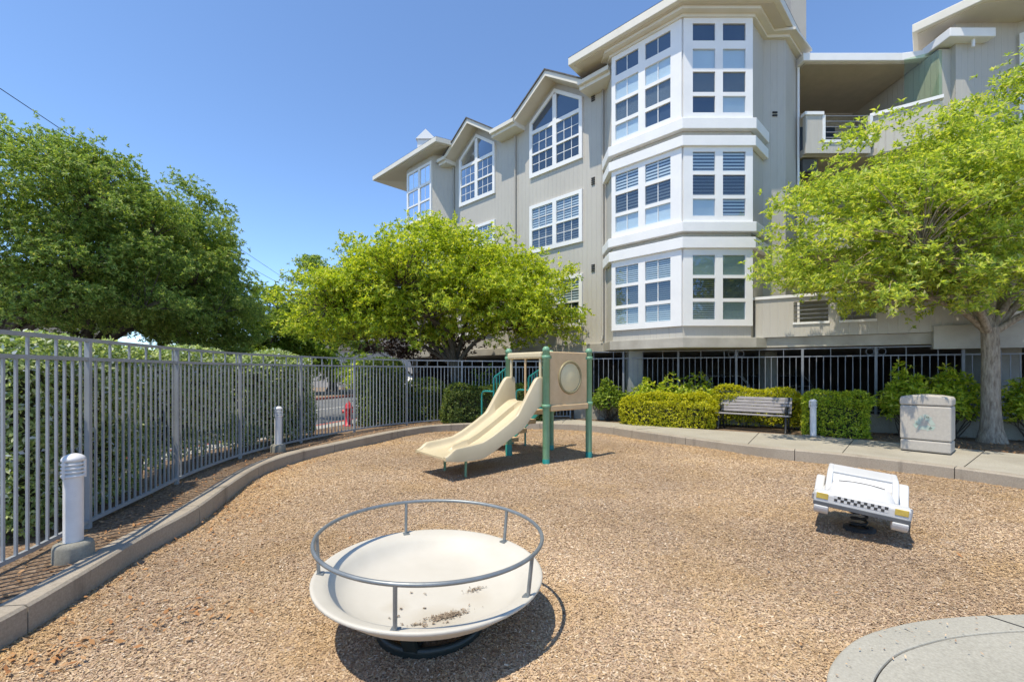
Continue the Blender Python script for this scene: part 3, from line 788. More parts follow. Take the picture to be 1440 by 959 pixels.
# roofs
def slab_roof(poly, z0, z1, name='roof'):
    bb = MB(); bb.prism(poly, z0, z1); return bb.build(name, M['trim'], bld, BO, bevel=.015)
bay_roof = [(1.88,15.25),(4.66,12.47),(7.31,12.47),(9.76,14.92),(13,18.2),(9,22),(5,19)]
bb = MB(); bb.prism(bay_roof, TOP+.05, TOP+.30); rf = bb.build('roof', M['trim'], bld, BO, bevel=.015)
bb = MB()   # soffit boards under the eave, fixed to the roof, and hip covering above it
bb.prism([(2.08,15.25),(4.72,12.61),(7.25,12.61),(9.6,14.95),(9,16),(4,16.5)], TOP+.028, TOP+.048); bb.build('soffit', M['soffit'], rf, BO)
bb = MB(); ap = (6.6,17.2,14.6)
for i in range(len(bay_roof)):
    p, q_ = bay_roof[i], bay_roof[(i+1) % len(bay_roof)]
    bb.face([(*p,TOP+.31),(*q_,TOP+.31),ap])
bb.build('shingles', M['shingle'], rf, BO)
# gutter trim strip below soffit of the bay
b = MB()
def mould(z0, z1, o):
    k = o*math.tan(R(22.5))
    return [(3.246-o,15.0),(3.246-o,14.629-k),(4.875-k,13-o),(6.825+k,13-o),(7.6+o*r2,13.775-o*r2),(8.28+k,13.775-o),(9.2+o,14.7-o)], [(3.3,15.0),(3.3,14.65),(4.9,13.05),(6.8,13.05),(7.55,13.8),(8.25,13.8),(9.1,14.7)]
o_, i_ = mould(0,0,.30); b.prism(o_+i_[::-1], TOP-.05, TOP+.026); o_, i_ = mould(0,0,.12); b.prism(o_+i_[::-1], TOP-.14, TOP-.052)
b.build('cornice', M['trim'], bld, BO)

GO = .60
for c in (2.27, 6.80):
    hl = 1.82; pk = 12.46
    prof = [(c-hl, pk-hl*.655), (c, pk), (c+hl, pk-hl*.655)]
    up = .20
    outer_ = [(c-hl, pk-hl*.655), (c, pk), (c+hl, pk-hl*.655), (c+hl, pk-hl*.655+up), (c, pk+up), (c-hl, pk-hl*.655+up)]
    b = MB(); b.extrude([FW(a,z,GO) for a, z in outer_], np.append(-FW.n*4.0, 0)); gr = b.build('gable_roof', M['trim'], bld, BO)
    b = MB()
    sh = [(c-hl-.05, pk-(hl+.05)*.655+up+.004), (c, pk+up+.004), (c+hl+.05, pk-(hl+.05)*.655+up+.004), (c+hl+.05, pk-(hl+.05)*.655+up+.05), (c, pk+up+.055), (c-hl-.05, pk-(hl+.05)*.655+up+.05)]
    b.extrude([FW(a,z,GO+.05) for a, z in sh], np.append(-FW.n*4.0, 0)); b.build('shingles', M['shingle'], gr, BO)
    b = MB()
    for sg in (-1, 1):
        a0, a1 = c, c+sg*(hl-.02)
        b.face([FW(a0,pk-.004,GO-.03), FW(a1,pk-(hl-.02)*.655-.004,GO-.03), FW(a1,pk-(hl-.02)*.655-.004,0), FW(a0,pk-.004,0)])
    b.build('soffit', M['soffit'], gr, BO)
# eave and gutter between the gables
for a0, a1 in ((-.50,.72), (3.85,5.22), (8.35,8.9)):
    b = MB(); fbox(b, FW, a0, a1, 11.24, 11.42, -1.0, GO-.02); fbox(b, FW, a0, a1, 11.36, 11.50, GO-.02, GO+.10)
    b.build('gutter', M['trim'], bld, BO, bevel=.02)
b = MB()
for a0, a1 in ((-.4,.75), (3.8,5.27), (8.3,9.2)):
    b.face([FW(a0,11.44,GO), FW(a1,11.44,GO), FW(a1,13.3,-3.4), FW(a0,13.3,-3.4)])
b.face([FW(-.4,13.3,-3.4), FW(9.2,13.3,-3.4), FW(9.2,11.4,-7), FW(-.4,11.4,-7)])
b.build('roof', M['shingle'], bld, BO)
# far end bay roof
er = [(-7.55,24.62),(-3.42,20.38),(-2.75,20.75),(-1.3,22.2),(-1.3,26),(-5.0,29),(-6.0,26.2)]
bb = MB(); bb.prism(er, 11.86, 12.08); rf2 = bb.build('roof', M['trim'], bld, BO, bevel=.015)
bb = MB(); ap = (-3.3,24.5,13.3)
for i in range(len(er)): bb.face([(*er[i],12.085),(*er[(i+1) % len(er)],12.085),ap])
bb.build('shingles', M['shingle'], rf2, BO)
bb = MB(); bb.prism([(-7.3,24.5),(-3.45,20.6),(-2.8,20.9),(-1.6,22.2),(-4,25)], 11.836, 11.856); bb.build('soffit', M['soffit'], rf2, BO)
bb = MB(); c0 = (-4.35,23.4); bb.box((c0[0],c0[1],12.8), (.85,.85,.9)); bb.extrude([(c0[0]-.5,c0[1]-.5,13.26),(c0[0]+.5,c0[1]-.5,13.26),(c0[0],c0[1]-.5,13.75)], (0,1.0,0))
for k in range(3): bb.box((c0[0]-.43,c0[1],12.6+.18*k), (.05,.6,.05))
bb.build('chimney_cap', M['white'], rf2, BO)
bb = MB(); bb.box((9.35,15.3,13.2), (.5,.9,3.2)); bb.build('chimney', M['chimney'], rf, BO)

# right wing: balconies, back wall, tower
b = MB()
wl = lambda p, q_, z0, z1: b.face([(*p,z0),(*q_,z0),(*q_,z1),(*p,z1)])
wl((9.21,14.705), (9.21,17.2), SLAB_T, 11.3); wl((9.21,17.2), (13.5,17.2), SLAB_T, 11.3); 
b.face([(12.9,13.75,SLAB_T),(12.9,17.2,SLAB_T),(12.9,17.2,11.3),(12.9,13.75,11.3)])
wl((12.9,13.75), (13.9,13.75), SLAB_T, 11.3)
wl((13.26,13.6), (15.1,13.6), SLAB_T, 12.0)
b.face([(13.26,13.6,SLAB_T),(13.26,16.6,SLAB_T),(13.26,16.6,12),(13.26,13.6,12)])
wl((15.1,13.6), (16.2,12.5), SLAB_T, 12.0); wl((16.2,12.5), (19,12.5), SLAB_T, 12.0)
b.build('wall', M['siding'], bld, BO)
fT = Fr((15.1,13.6), (r2,-r2), (-r2,-r2))
for (z0, z1) in ((8.6,11.6), (5.7,8.0), (2.9,5.0)):
    window(fT, .04, 1.5, z0, z1, [(.15,.72),(.82,1.4)], [(z0+.15,(z0+z1)/2-.04),((z0+z1)/2+.04,z1-.15)], {(c,r):'roller' for c in (0,1) for r in (0,1)}, (0,))
bb = MB(); bb.prism([(12.37,14.07),(13.3,12.75),(19.5,11.6),(19.5,20),(17.2,19.3)], 12.02, 12.28); tr = bb.build('roof', M['trim'], bld, BO, bevel=.015)
bb = MB(); bb.prism([(12.55,14.09),(13.37,12.9),(19.3,11.8),(19.3,19.5),(17.2,19)], 11.99, 12.017); bb.build('soffit', M['soffit'], tr, BO)
# balcony roof
bb = MB(); bb.prism([(9.14,14.28),(12.25,14.28),(13.35,14.02),(13.7,14.02),(13.7,17.6),(9.14,17.6)], 11.32, 11.56); br = bb.build('roof', M['white'], bld, BO, bevel=.015)
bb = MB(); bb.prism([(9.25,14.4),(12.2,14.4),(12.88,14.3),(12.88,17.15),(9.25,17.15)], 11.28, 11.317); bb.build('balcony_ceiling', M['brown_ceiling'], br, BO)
bb = MB(); bb.prism([(12.8,13.3),(14.15,13.3),(14.15,13.55),(12.8,14.2)], 11.36, 11.62); bb.box((13.6,13.42,11.3),(.07,.07,.35)); bb.build('gutter', M['white'], bld, BO, bevel=.02)
# balcony floors and parapets
for z in (5.55, 8.6):
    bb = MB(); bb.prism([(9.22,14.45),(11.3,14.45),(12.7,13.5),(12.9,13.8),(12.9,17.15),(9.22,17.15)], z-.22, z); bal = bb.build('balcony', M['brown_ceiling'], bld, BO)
    bb = MB(); bb.box((9.48,14.36,z+.42), (.52,.14,1.2)); bb.bar((11.45,14.44,z+.42), (12.68,13.50,z+.42), .14, 1.2); bb.box((10.5,14.36,z-.02), (1.52,.14,.32))
    bb.build('parapet', M['siding'], bal, BO)
    bb = MB(); bb.box((9.48,14.36,z+1.06), (.6,.22,.1)); bb.bar((11.38,14.47,z+1.06), (12.74,13.44,z+1.06), .22, .1); bb.box((10.53,14.36,z+.185), (1.5,.2,.09)); bb.box((9.79,14.36,z+.62), (.09,.17,.78)); bb.box((11.28,14.36,z+.62), (.09,.17,.78))
    bb.build('parapet_cap', M['white'], bal, BO)
    bb = MB()
    for k in range(5): bb.bar((9.83,14.36,z+.34+.17*k), (11.24,14.36,z+.34+.17*k), .025, .025)
    bb.build('railing', M['iron'], bal, BO)
    bb = MB(); bb.box((11.2,17.15,z+1.1), (1.9,.06,2.1)); bb.build('door', M['room_dark'], bal, BO)
bb = MB(); bb.box((9.5,14.75,8.13), (.46,.5,.4)); bb.build('beam_end', M['garage_dark'], bld, BO)
bb = MB(); bb.bar((12.05,13.98,10.4), (12.8,13.55,10.4), .02, 1.5); bb.build('glass_screen', M['screen_reflect'], bld, BO)
# ground balcony on the slab
fG = Fr((7.0,13.12), np.array([2.38,-1.43])/math.hypot(2.38,1.43), np.array([-1.43,-2.38])/math.hypot(2.38,1.43))
holes = [(.95,1.75,2.93,3.5), (2.0,2.75,2.93,3.5), (5.1,7.2,2.95,3.55)]
sb = sorted({0,8.0,*[h for hh in holes for h in hh[:2]]}); zb = sorted({SLAB_T,3.62,*[h for hh in holes for h in hh[2:]]})
bb = MB(); plate(bb, fG, sb, zb, lambda a, z: not any(h[0] < a < h[1] and h[2] < z < h[3] for h in holes), -.14, .02)
pw = bb.build('parapet', M['siding'], bld, BO)
bb = MB(); fbox(bb, fG, -.05, 8.0, 3.622, 3.70, -.18, .06)
for h in holes: fbox(bb, fG, h[0]-.02, h[1]+.02, h[2]-.06, h[2], -.12, .05)
bb.build('parapet_cap', M['white'], pw, BO)
for h in holes:
    bb = MB()
    for k in range(1, 5):
        z = h[2]+(h[3]-h[2])*k/5; bb.bar(fG(h[0],z,-.05), fG(h[1],z,-.05), .022, .022)
    bb.build('railing', M['iron'], pw, BO)

# ------------------------------------------------------------------ trees, hedges, shrubs
def unit(a): return a/np.maximum(np.linalg.norm(a, axis=-1, keepdims=True), 1e-9)
def leaf_quads(base, out, k, L, W, spread, rng):
    n = len(base)*k
    b0 = np.repeat(base, k, 0); o = np.repeat(out, k, 0)
    n0 = unit(o*.7+np.array([0, 0, .5])+rng.normal(0, spread, (n, 3))); rd = rng.normal(0, 1, (n, 3))
    d = unit(rd-n0*(rd*n0).sum(1, keepdims=True)+n0*.25); s = unit(np.cross(n0, d))
    l = L*rng.uniform(.65, 1.3, n)[:, None]; w = W*rng.uniform(.7, 1.25, n)[:, None]
    mid = b0+d*l*.5; mid[:, 2] += l[:, 0]*.06
    v = np.stack([b0, mid+s*w/2, b0+d*l, mid-s*w/2], 1).reshape(-1, 3)
    return v, np.arange(n*4).reshape(-1, 4)

def tree(name, label, base, fork_z, ells, trunk_r, bark, leaf, n_clump, tuft, k, L, W, seed, lean=(0,0), group=None, limbs=7, sigma=.34, limb_r=.42, flare=1.9, shell=.6, limb_to=None, spread=.62, big=(45, .8)):
    rng = np.random.default_rng(seed)
    root = empty(name, base, label, 'tree', 0, group)
    base = np.array(base, float)
    nb = big[0]; share = np.array([np.prod(e[1])**.66 for e in ells]); share = share/share.sum()
    Bl, OBl = [], []
    for e, w_ in zip(ells, share):
        m_ = max(4, int(round(nb*w_))); i_ = np.arange(m_)+.5
        zc_ = 1-1.75*i_/m_; th = i_*2.39996+seed                       # even spiral from the top down to just under the waist
        rr_ = np.sqrt(np.maximum(0, 1-zc_**2)); d_ = np.stack([rr_*np.cos(th), rr_*np.sin(th), zc_], 1)
        d_ = unit(d_+rng.normal(0, .10, d_.shape)); r_ = 1-(1-shell)*rng.random((m_, 1))**1.6
        Bl.append(np.array(e[0])+d_*r_*np.array(e[1])); OBl.append(unit(d_/np.array(e[1])*np.mean(e[1])+np.array([0, 0, .35])))
    B = np.concatenate(Bl); OB = np.concatenate(OBl); nb = len(B)
    sel = np.concatenate([np.arange(nb), rng.integers(0, nb, max(0, n_clump-nb))])[:n_clump]; rb = big[1]*rng.uniform(.7, 1.25, nb)
    dd = unit(rng.normal(0, 1, (n_clump, 3))); dd[:, 2] = np.where(dd[:, 2] < -.25, -dd[:, 2]*.8, dd[:, 2])
    P = B[sel]+dd*rb[sel][:, None]*(.45+.55*rng.random((n_clump, 1))**.6)*np.array([1, 1, .68])
    O = unit(dd*1.0+OB[sel]*.55+np.array([0, 0, .35]))
    # trunk and limbs
    b = MB(); fork = base+np.array([lean[0], lean[1], fork_z])
    pts = []; rad = []
    for t in np.linspace(0, 1, 9):
        p = base+(fork-base)*t+np.array([.05*math.sin(5*t+seed), .05*math.cos(4*t), 0])*trunk_r*4*t*(1-t)
        pts.append(p); rad.append(trunk_r*((flare if t == 0 else 1+(flare-1)*math.exp(-t*11))*(1-.12*t)))
    b.tube(pts, rad, 14)
    ends = list(limb_to) if limb_to else []
    order = rng.permutation(n_clump)
    for i in order:
        if len(ends) >= limbs: break
        if P[i][2] > fork[2]+.3 and all(np.linalg.norm(P[i]-e) > 1.6 for e in ends): ends.append(fork+(P[i]-fork)*.82)
    limbpts = []
    for e in ends:
        e = np.array(e, float); mid = fork+(e-fork)*.45+np.array([0, 0, .12*np.linalg.norm(e-fork)])+rng.normal(0, .12, 3)
        lp_ = catmull([fork-np.array([0, 0, .15]), mid, e], 7); r0 = trunk_r*limb_r*rng.uniform(.8, 1.2)
        b.tube(lp_, list(np.linspace(r0, r0*.3, len(lp_))), 8); limbpts += [(q_, r0*(1-.7*j/len(lp_))) for j, q_ in enumerate(lp_) if j > 3]
    LP = np.array([l[0] for l in limbpts])
    for i in range(n_clump):
        j = int(np.argmin(np.linalg.norm(LP-P[i], axis=1)+np.maximum(0, LP[:, 2]-P[i][2])*.8)); s = LP[j]; L_ = np.linalg.norm(P[i]-s)
        if L_ > 1.7: continue
        mid = s+(P[i]-s)*.5+rng.normal(0, .07*L_, 3)+np.array([0, 0, .05*L_])
        lp_ = catmull([s, mid, P[i]], 4); r0 = min(limbpts[j][1]*.7, .008+.010*L_)
        b.tube(lp_, list(np.linspace(r0, .006, len(lp_))), 5, False)
    b.build('trunk', bark, root, tuple(base))
    T = np.repeat(P, tuft, 0)+np.clip(rng.normal(0, 1, (n_clump*tuft, 3)), -1.7, 1.7)*np.array([sigma, sigma, sigma*.62])*np.repeat(rng.uniform(.7, 1.35, (n_clump, 1)), tuft, 0)
    OT = unit(np.repeat(O, tuft, 0)+rng.normal(0, .35, (n_clump*tuft, 3)))
    v, q = leaf_quads(T, OT, k, L, W, spread, rng)
    np_obj('crown', v, q, leaf, root, tuple(base))
    return root

def hedge(name, label, path, width, z0, z1, leaf, dens, L, W, seed, group=None, cat='hedge', wob=.11, core=.42, round_=.34, open_bottom=0.0):
    """clipped hedge: leaves through a rounded body that follows a path, over a twiggy core"""
    rng = np.random.default_rng(seed)
    rs = resample(np.array(path, float), .12); n = len(rs)
    t = np.gradient(rs, axis=0); t = unit(t); nr = np.stack([-t[:, 1], t[:, 0]], 1)
    Lh = np.linalg.norm(np.diff(rs, axis=0), axis=1).sum(); H = z1-z0
    N_ = int(dens*(Lh*(2*H+width)+2*width*H))
    # sample surface of the swept rounded section, plus end caps
    f = rng.random(N_)*1.0; endc = rng.random(N_) < (2*width*H)/(Lh*(2*H+width)+2*width*H)
    ang = rng.uniform(0, 1, N_); tot = 2*H+width; a = ang*tot
    w = np.where(a < H, -width/2, np.where(a < H+width, a-H-width/2, width/2)); z = np.where(a < H, a, np.where(a < H+width, H, tot-a))
    nw = np.where(a < H, -1., np.where(a < H+width, 0, 1.)); nz = np.where((a >= H) & (a < H+width), 1., 0.)
    # superellipse rounding of the top edges and the ends
    w = np.where(endc, rng.uniform(-width/2, width/2, N_), w); z = np.where(endc, rng.uniform(0, H, N_), z)
    fe = (rng.random(N_) < .5).astype(float); f = np.where(endc, fe, f); nw = np.where(endc, 0, nw); nz = np.where(endc, 0, nz)
    depth = np.abs(rng.normal(0, .055, N_))+ (rng.random(N_) < .25)*rng.uniform(0, .25, N_)
    s = f*Lh; fi = f*(n-1); i0 = np.clip(fi.astype(int), 0, n-2); fr_ = fi-i0
    c = rs[i0]*(1-fr_)[:, None]+rs[i0+1]*fr_[:, None]; nn = nr[i0]; tt = t[i0]
    lump = wob*(np.sin(s*1.7+seed*3)*.6+np.sin(s*3.1+seed)*.4+np.sin(s*5.3+z*3.1+seed*2)*.4+np.sin(z*4.7+s*1.9)*.35)
    # pull corners in
    ed = np.minimum(1, np.maximum(0, (np.abs(w)/(width/2)-.55)/.45)); top = np.minimum(1, np.maximum(0, (z-(H-round_))/round_))
    e1 = np.minimum(s, Lh-s); endr = np.clip(1-e1/round_, 0, 1)
    zz = z-round_*.55*(ed**2)*top*1.0-round_*.45*endr**2*top; ww = w*(1-.16*endr**2-.10*top)
    pos = np.stack([c[:, 0], c[:, 1], z0+zz], 1)
    out = np.stack([nn[:, 0]*nw, nn[:, 1]*nw, nz+.15], 1); sgn = np.where(f < .5, -1., 1.)
    out += np.where(endc[:, None], np.stack([tt[:, 0]*sgn, tt[:, 1]*sgn, np.zeros(N_)], 1), 0)
    out = unit(out+1e-6)
    pos[:, :2] += nn*ww[:, None]; pos += out*(lump*(1-nz*.25)-depth)[:, None]
    if open_bottom: keep = (zz > open_bottom*(.3+.7*rng.random(N_))); pos, out = pos[keep], out[keep]
    pos[:, 2] = np.maximum(pos[:, 2], z0+.01)
    v, q = leaf_quads(pos, out, 3, L, W, .75, rng)
    # twiggy core
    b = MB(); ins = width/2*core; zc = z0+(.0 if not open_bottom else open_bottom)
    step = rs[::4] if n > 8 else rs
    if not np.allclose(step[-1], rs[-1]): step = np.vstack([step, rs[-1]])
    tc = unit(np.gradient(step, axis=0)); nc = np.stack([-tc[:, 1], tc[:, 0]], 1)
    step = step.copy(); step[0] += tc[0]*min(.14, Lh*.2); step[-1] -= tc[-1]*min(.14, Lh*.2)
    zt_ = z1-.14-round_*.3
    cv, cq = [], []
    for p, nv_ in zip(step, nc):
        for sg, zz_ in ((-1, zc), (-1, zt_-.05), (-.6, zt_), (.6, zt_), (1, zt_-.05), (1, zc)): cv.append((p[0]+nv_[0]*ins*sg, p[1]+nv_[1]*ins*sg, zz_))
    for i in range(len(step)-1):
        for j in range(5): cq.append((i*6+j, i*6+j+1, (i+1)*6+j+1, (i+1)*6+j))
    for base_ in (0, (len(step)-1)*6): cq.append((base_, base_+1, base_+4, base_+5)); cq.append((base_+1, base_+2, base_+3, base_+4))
    nvv = len(v); vall = np.concatenate([v, np.array(cv)]); qall = np.concatenate([q, np.array(cq)+nvv])
    if open_bottom:
        b2 = MB()
        for p in resample(np.array(path, float), .35):
            for k in range(2):
                p2 = p+rng.normal(0, .12, 2); b2.tube([(p2[0], p2[1], z0), (p2[0]+rng.normal(0,.08), p2[1]+rng.normal(0,.08), z0+open_bottom+.3)], .012, 4, False)
        tv = np.array([tuple(x) for x in b2.v]); tq = np.array(b2.f); vall = np.concatenate([vall, tv]); qall = np.concatenate([qall, tq+nvv+len(cv)])
    mi = np.concatenate([np.zeros(len(q), int), np.ones(len(qall)-len(q), int)])
    cen = (float(np.mean(rs[:, 0])), float(np.mean(rs[:, 1])), z0)
    o = np_obj(name, vall, qall, [leaf, M['twig']], None, cen, mi); o.location = cen
    return tag(o, label, cat, group)

def shrub(name, label, c, rx, ry, h, leaf, n, k, L, W, seed, group=None, cat='shrub'):
    """loose shrub: stems from the ground with leaf tufts over a lumpy dome"""
    rng = np.random.default_rng(seed)
    root = empty(name, (c[0], c[1], 0), label, cat, 0, group)
    d = unit(rng.normal(0, 1, (n, 3))); d[:, 2] = np.abs(d[:, 2])*1.0-.25*(rng.random(n) < .4)
    r = .55+.45*rng.random((n, 1))**.6
    lob = 1+.16*np.sin(d[:, :1]*5+seed)+.14*np.sin(d[:, 1:2]*6+seed*1.7)+.1*np.sin(d[:, 2:]*7)
    P = np.array([c[0], c[1], h*.42])+d*r*lob*np.array([rx, ry, h*.58]); P[:, 2] = np.maximum(P[:, 2], .06)
    v, q = leaf_quads(P, unit(d+np.array([0, 0, .45])), k, L, W, .6, rng)
    np_obj('foliage', v, q, leaf, root, (c[0], c[1], 0))
    b = MB()
    for i in range(26):
        e = P[rng.integers(n)]; s = np.array([c[0]+rng.normal(0, rx*.2), c[1]+rng.normal(0, ry*.2), 0]); m = (s+e)/2+rng.normal(0, .05, 3)
        b.tube([s, m, e], [.012, .009, .004], 4, False)
    b.build('stems', M['bark_dark'], root, (c[0], c[1], 0))
    return root

# right tree by the recycling bin
tree('broadleaf_tree', 'lime green spreading tree with pale trunk beside the recycling bin', (10.65,10.1,0), 2.55,
     [((13.0,10.4,5.3),(4.0,3.0,2.9)), ((10.7,10.1,5.3),(2.8,2.6,2.0)), ((8.9,9.3,5.0),(1.7,1.3,1.0)), ((8.7,10.3,5.9),(1.7,1.4,1.1)), ((8.0,9.9,4.3),(2.45,2.0,1.65)), ((8.9,9.5,3.25),(2.5,1.3,.75))],
     .17, M['bark'], M['lime_light'], 1200, 16, 10, .105, .036, 3, lean=(-.05,0), limbs=9, sigma=.22, shell=.45, flare=1.6, limb_r=.6, big=(250, .56),
     limb_to=[(9.3,10.0,4.3), (8.3,9.6,3.25), (11.9,10.1,4.2), (12.6,9.5,3.2), (10.3,10.9,5.0)])
# middle tree behind the fence
tree('broadleaf_tree', 'dense round lime green tree behind the curved fence and slide', (-1.95,16.3,0), 1.9,
     [((-2.7,15.9,5.15),(2.6,2.3,1.65)), ((-2.9,16.1,4.2),(3.9,2.7,1.9)), ((.5,15.3,3.9),(1.6,1.3,1.35)), ((.35,15.3,3.0),(1.7,1.2,.8)), ((-5.75,16.1,3.5),(2.2,1.8,1.6)), ((-.7,15.6,4.3),(2.1,1.8,1.5)), ((-4.4,15.8,4.3),(2.1,1.8,1.4)), ((-3.9,15.6,3.0),(2.4,1.5,.9))],
     .22, M['bark_dark'], M['lime'], 1050, 17, 10, .12, .044, 5, lean=(-.1,0), limbs=9, sigma=.25, shell=.45, big=(230, .60),
     limb_to=[(.6,15.4,3.0), (-4.6,16.0,3.0)])
# street trees
tree('street_tree', 'tallest dark green street tree, cut by the edge of the photo', (-16.4,14.6,0), 2.6,
     [((-15.9,14.6,5.7),(4.2,3.4,3.3)), ((-13.2,14.6,5.2),(2.3,2.2,2.4)), ((-14.4,14.2,6.6),(2.4,2.2,1.8)), ((-14.6,14.4,3.6),(3.0,2.0,1.3))], .33, M['bark_dark'], M['darkgreen'], 680, 26, 14, .10, .034, 11, group='dark green street trees', sigma=.26, shell=.55, limbs=9, big=(84, 1.05))
tree('street_tree', 'dark green street tree with forked trunk, second from the edge', (-17.1,18.2,0), 2.2,
     [((-15.4,18.2,6.2),(3.3,3.0,3.6)), ((-14.0,18.0,4.6),(2.4,2.4,2.6)), ((-13.4,18.4,6.6),(1.9,1.9,2.2)), ((-15.2,18.0,3.4),(3.0,2.2,1.5))], .32, M['bark_dark'], M['darkgreen'], 600, 26, 14, .115, .038, 12, group='dark green street trees', sigma=.26, shell=.55, limbs=9, big=(78, 1.05))
tree('street_tree', 'dark green street tree at the low end of the row above the hedge', (-15.8,21.4,0), 2.0,
     [((-15.2,21.4,4.9),(2.6,2.6,3.2)), ((-13.9,21.4,4.0),(1.6,1.8,2.3)), ((-15.9,21.4,6.5),(2.0,2.0,2.2)), ((-14.8,21.2,2.6),(2.2,1.8,1.5))], .28, M['bark_dark'], M['darkgreen'], 520, 26, 14, .125, .042, 13, group='dark green street trees', sigma=.26, shell=.55, limbs=8, big=(64, .95))
tree('street_tree', 'pale green far tree between the street row and the lime tree', (-16.0,30.5,0), 1.4,
     [((-15.9,30.5,4.3),(2.4,2.2,2.9)), ((-14.3,30.5,3.9),(1.9,1.8,2.2)), ((-14.6,30.3,2.3),(2.8,1.8,1.5))], .25, M['bark_dark'], M['midgreen'], 330, 20, 9, .19, .075, 14, group='dark green street trees', sigma=.34, shell=.5, big=(46,.9))
tree('street_tree', 'far dark tree showing just over the top of the lime tree', (-13.8,35,0), 3.0,
     [((-13.9,35,6.9),(2.6,2.3,4.1)), ((-12.2,35,5.0),(2.0,2.0,3.0))], .28, M['bark_dark'], M['darkgreen'], 240, 20, 9, .21, .08, 15, group='dark green street trees', sigma=.36, shell=.5, big=(34,.9))
tree('plum_tree', 'small dark purple leaved tree under the lime green tree', (-4.0,18.6,0), 1.5,
     [((-3.6,18.6,2.6),(1.9,1.2,1.0))], .09, M['bark_dark'], M['plum'], 90, 16, 8, .12, .05, 16, sigma=.25, limbs=5, big=(16,.5))

# tall hedge behind the fence
def fpath(s_a, s_b, off):
    ia, ib = [int(np.argmin(abs(cum-s))) for s in (s_a, s_b)]
    return resample(offset2(FENCE, off)[ia:ib+1], .25)
def fs(x, y): return cum[nearest(FENCE, x, y)]
hg = 'tall hedges behind the curved fence'
hedge('hedge', 'variegated tall hedge behind the fence, closest to the near bollard light', fpath(fs(-4.22,4.25), fs(-4.63,6.1), .64), .75, 0, 1.96, M['hedgeleaf'], 900, .06, .03, 21, hg, open_bottom=.12)
hedge('hedge', 'tall grey green hedge behind the fence, between the two white bollard lights', fpath(fs(-4.68,6.3), fs(-4.92,8.6), .66), .7, 0, 1.98, M['hedgeleaf'], 800, .065, .032, 22, hg, open_bottom=.45)
hedge('hedge', 'tall hedge behind the fence, past the far white bollard light', fpath(fs(-4.88,8.85), fs(-4.40,10.9), .60), .7, 0, 1.95, M['hedgeleaf'], 700, .07, .034, 23, hg, open_bottom=.2)
hedge('hedge', 'dark tall hedge behind the fence beside the red fire hydrant', fpath(fs(-3.7,12.55), fs(-2.9,13.5), .62), .7, 0, 1.98, M['deepleaf'], 700, .075, .036, 24, hg, open_bottom=.1)
hedge('hedge', 'lower dark hedge behind the fence under the lime green tree', fpath(fs(-2.9,13.6), fs(-1.9,14.3), .75), .7, 0, 1.25, M['deepleaf'], 600, .075, .036, 25)
hedge('hedge', 'clipped dark green hedge behind the play structure stairs', [(-2.05,13.95),(-1.0,14.35),(.2,14.5),(1.2,14.55)], .75, .0, 1.17, M['deepleaf'], 900, .06, .03, 26)
shrub('shrub', 'leafy shrub peeping over the dark hedge behind the stairs', (-.8,15.6), 1.2, .5, 1.6, M['midgreen'], 380, 6, .11, .045, 27)
shrub('shrub', 'mid green rounded shrub beside the play structure green post', (3.1,14.5), .62, .55, 1.22, M['midgreen'], 520, 7, .10, .045, 28)
shrub('shrub', 'mid green bushy shrub with bright tips behind the golden hedge', (4.3,13.85), .72, .42, 1.32, M['lime'], 420, 7, .10, .045, 29)
shrub('shrub', 'taller lime green shrub between the golden hedge and the iron railing', (5.15,13.35), .95, .42, 1.45, M['lime'], 460, 7, .10, .045, 30)
hedge('hedge', 'low golden yellow hedge along the pavement beside the bench', [(3.3,13.75),(4.2,13.25),(5.0,12.75),(5.55,12.55)], .75, 0, .92, M['goldleaf'], 900, .055, .028, 31)
hedge('hedge', 'clipped yellow green hedge right behind the wooden bench', [(5.75,13.25),(6.7,12.75),(7.75,12.2)], .75, 0, 1.13, M['goldleaf'], 900, .055, .028, 32, open_bottom=.3)
hedge('hedge', 'bulky clipped green hedge behind the white bollard by the bench', [(7.35,11.55),(8.0,11.15),(8.5,10.85)], .95, 0, 1.12, M['lime'], 900, .055, .028, 33)
shrub('shrub', 'loose bright green shrub behind the recycling bin', (9.55,10.95), .62, .5, 1.62, M['lime'], 520, 7, .13, .05, 34)
shrub('shrub', 'loose leafy shrub between the recycling bin and the tree trunk', (10.35,10.75), .5, .45, 1.6, M['lime'], 460, 7, .13, .05, 35)
shrub('shrub', 'loose leafy shrub on the far side of the big tree trunk', (11.65,10.05), .55, .5, 1.5, M['lime'], 460, 7, .13, .05, 36)
# greenery across the street
rng = np.random.default_rng(50)
for i, (x, y, rx, h, lf, lab) in enumerate([(-9.6,30,2.2,2.6,'midgreen','green bush at the end of the street, left of the hydrant gap'), (-8.3,26,1.2,2.0,'lime','bright bush at the end of the street behind the hydrant'),
                                            (-20.5,19,2.4,2.4,'deepleaf','dark bush under the street trees, close to the photo edge'), (-19.5,25,2.6,2.4,'midgreen','green bush under the low end of the street tree row'), (-12.0,33,2.6,2.6,'deepleaf','dark bush below the far dark tree')]):
    shrub('bush', lab, (x, y), rx, rx*.7, h, M[lf], 420, 7, .22, .09, 60+i, 'bushes across the street', 'bush')

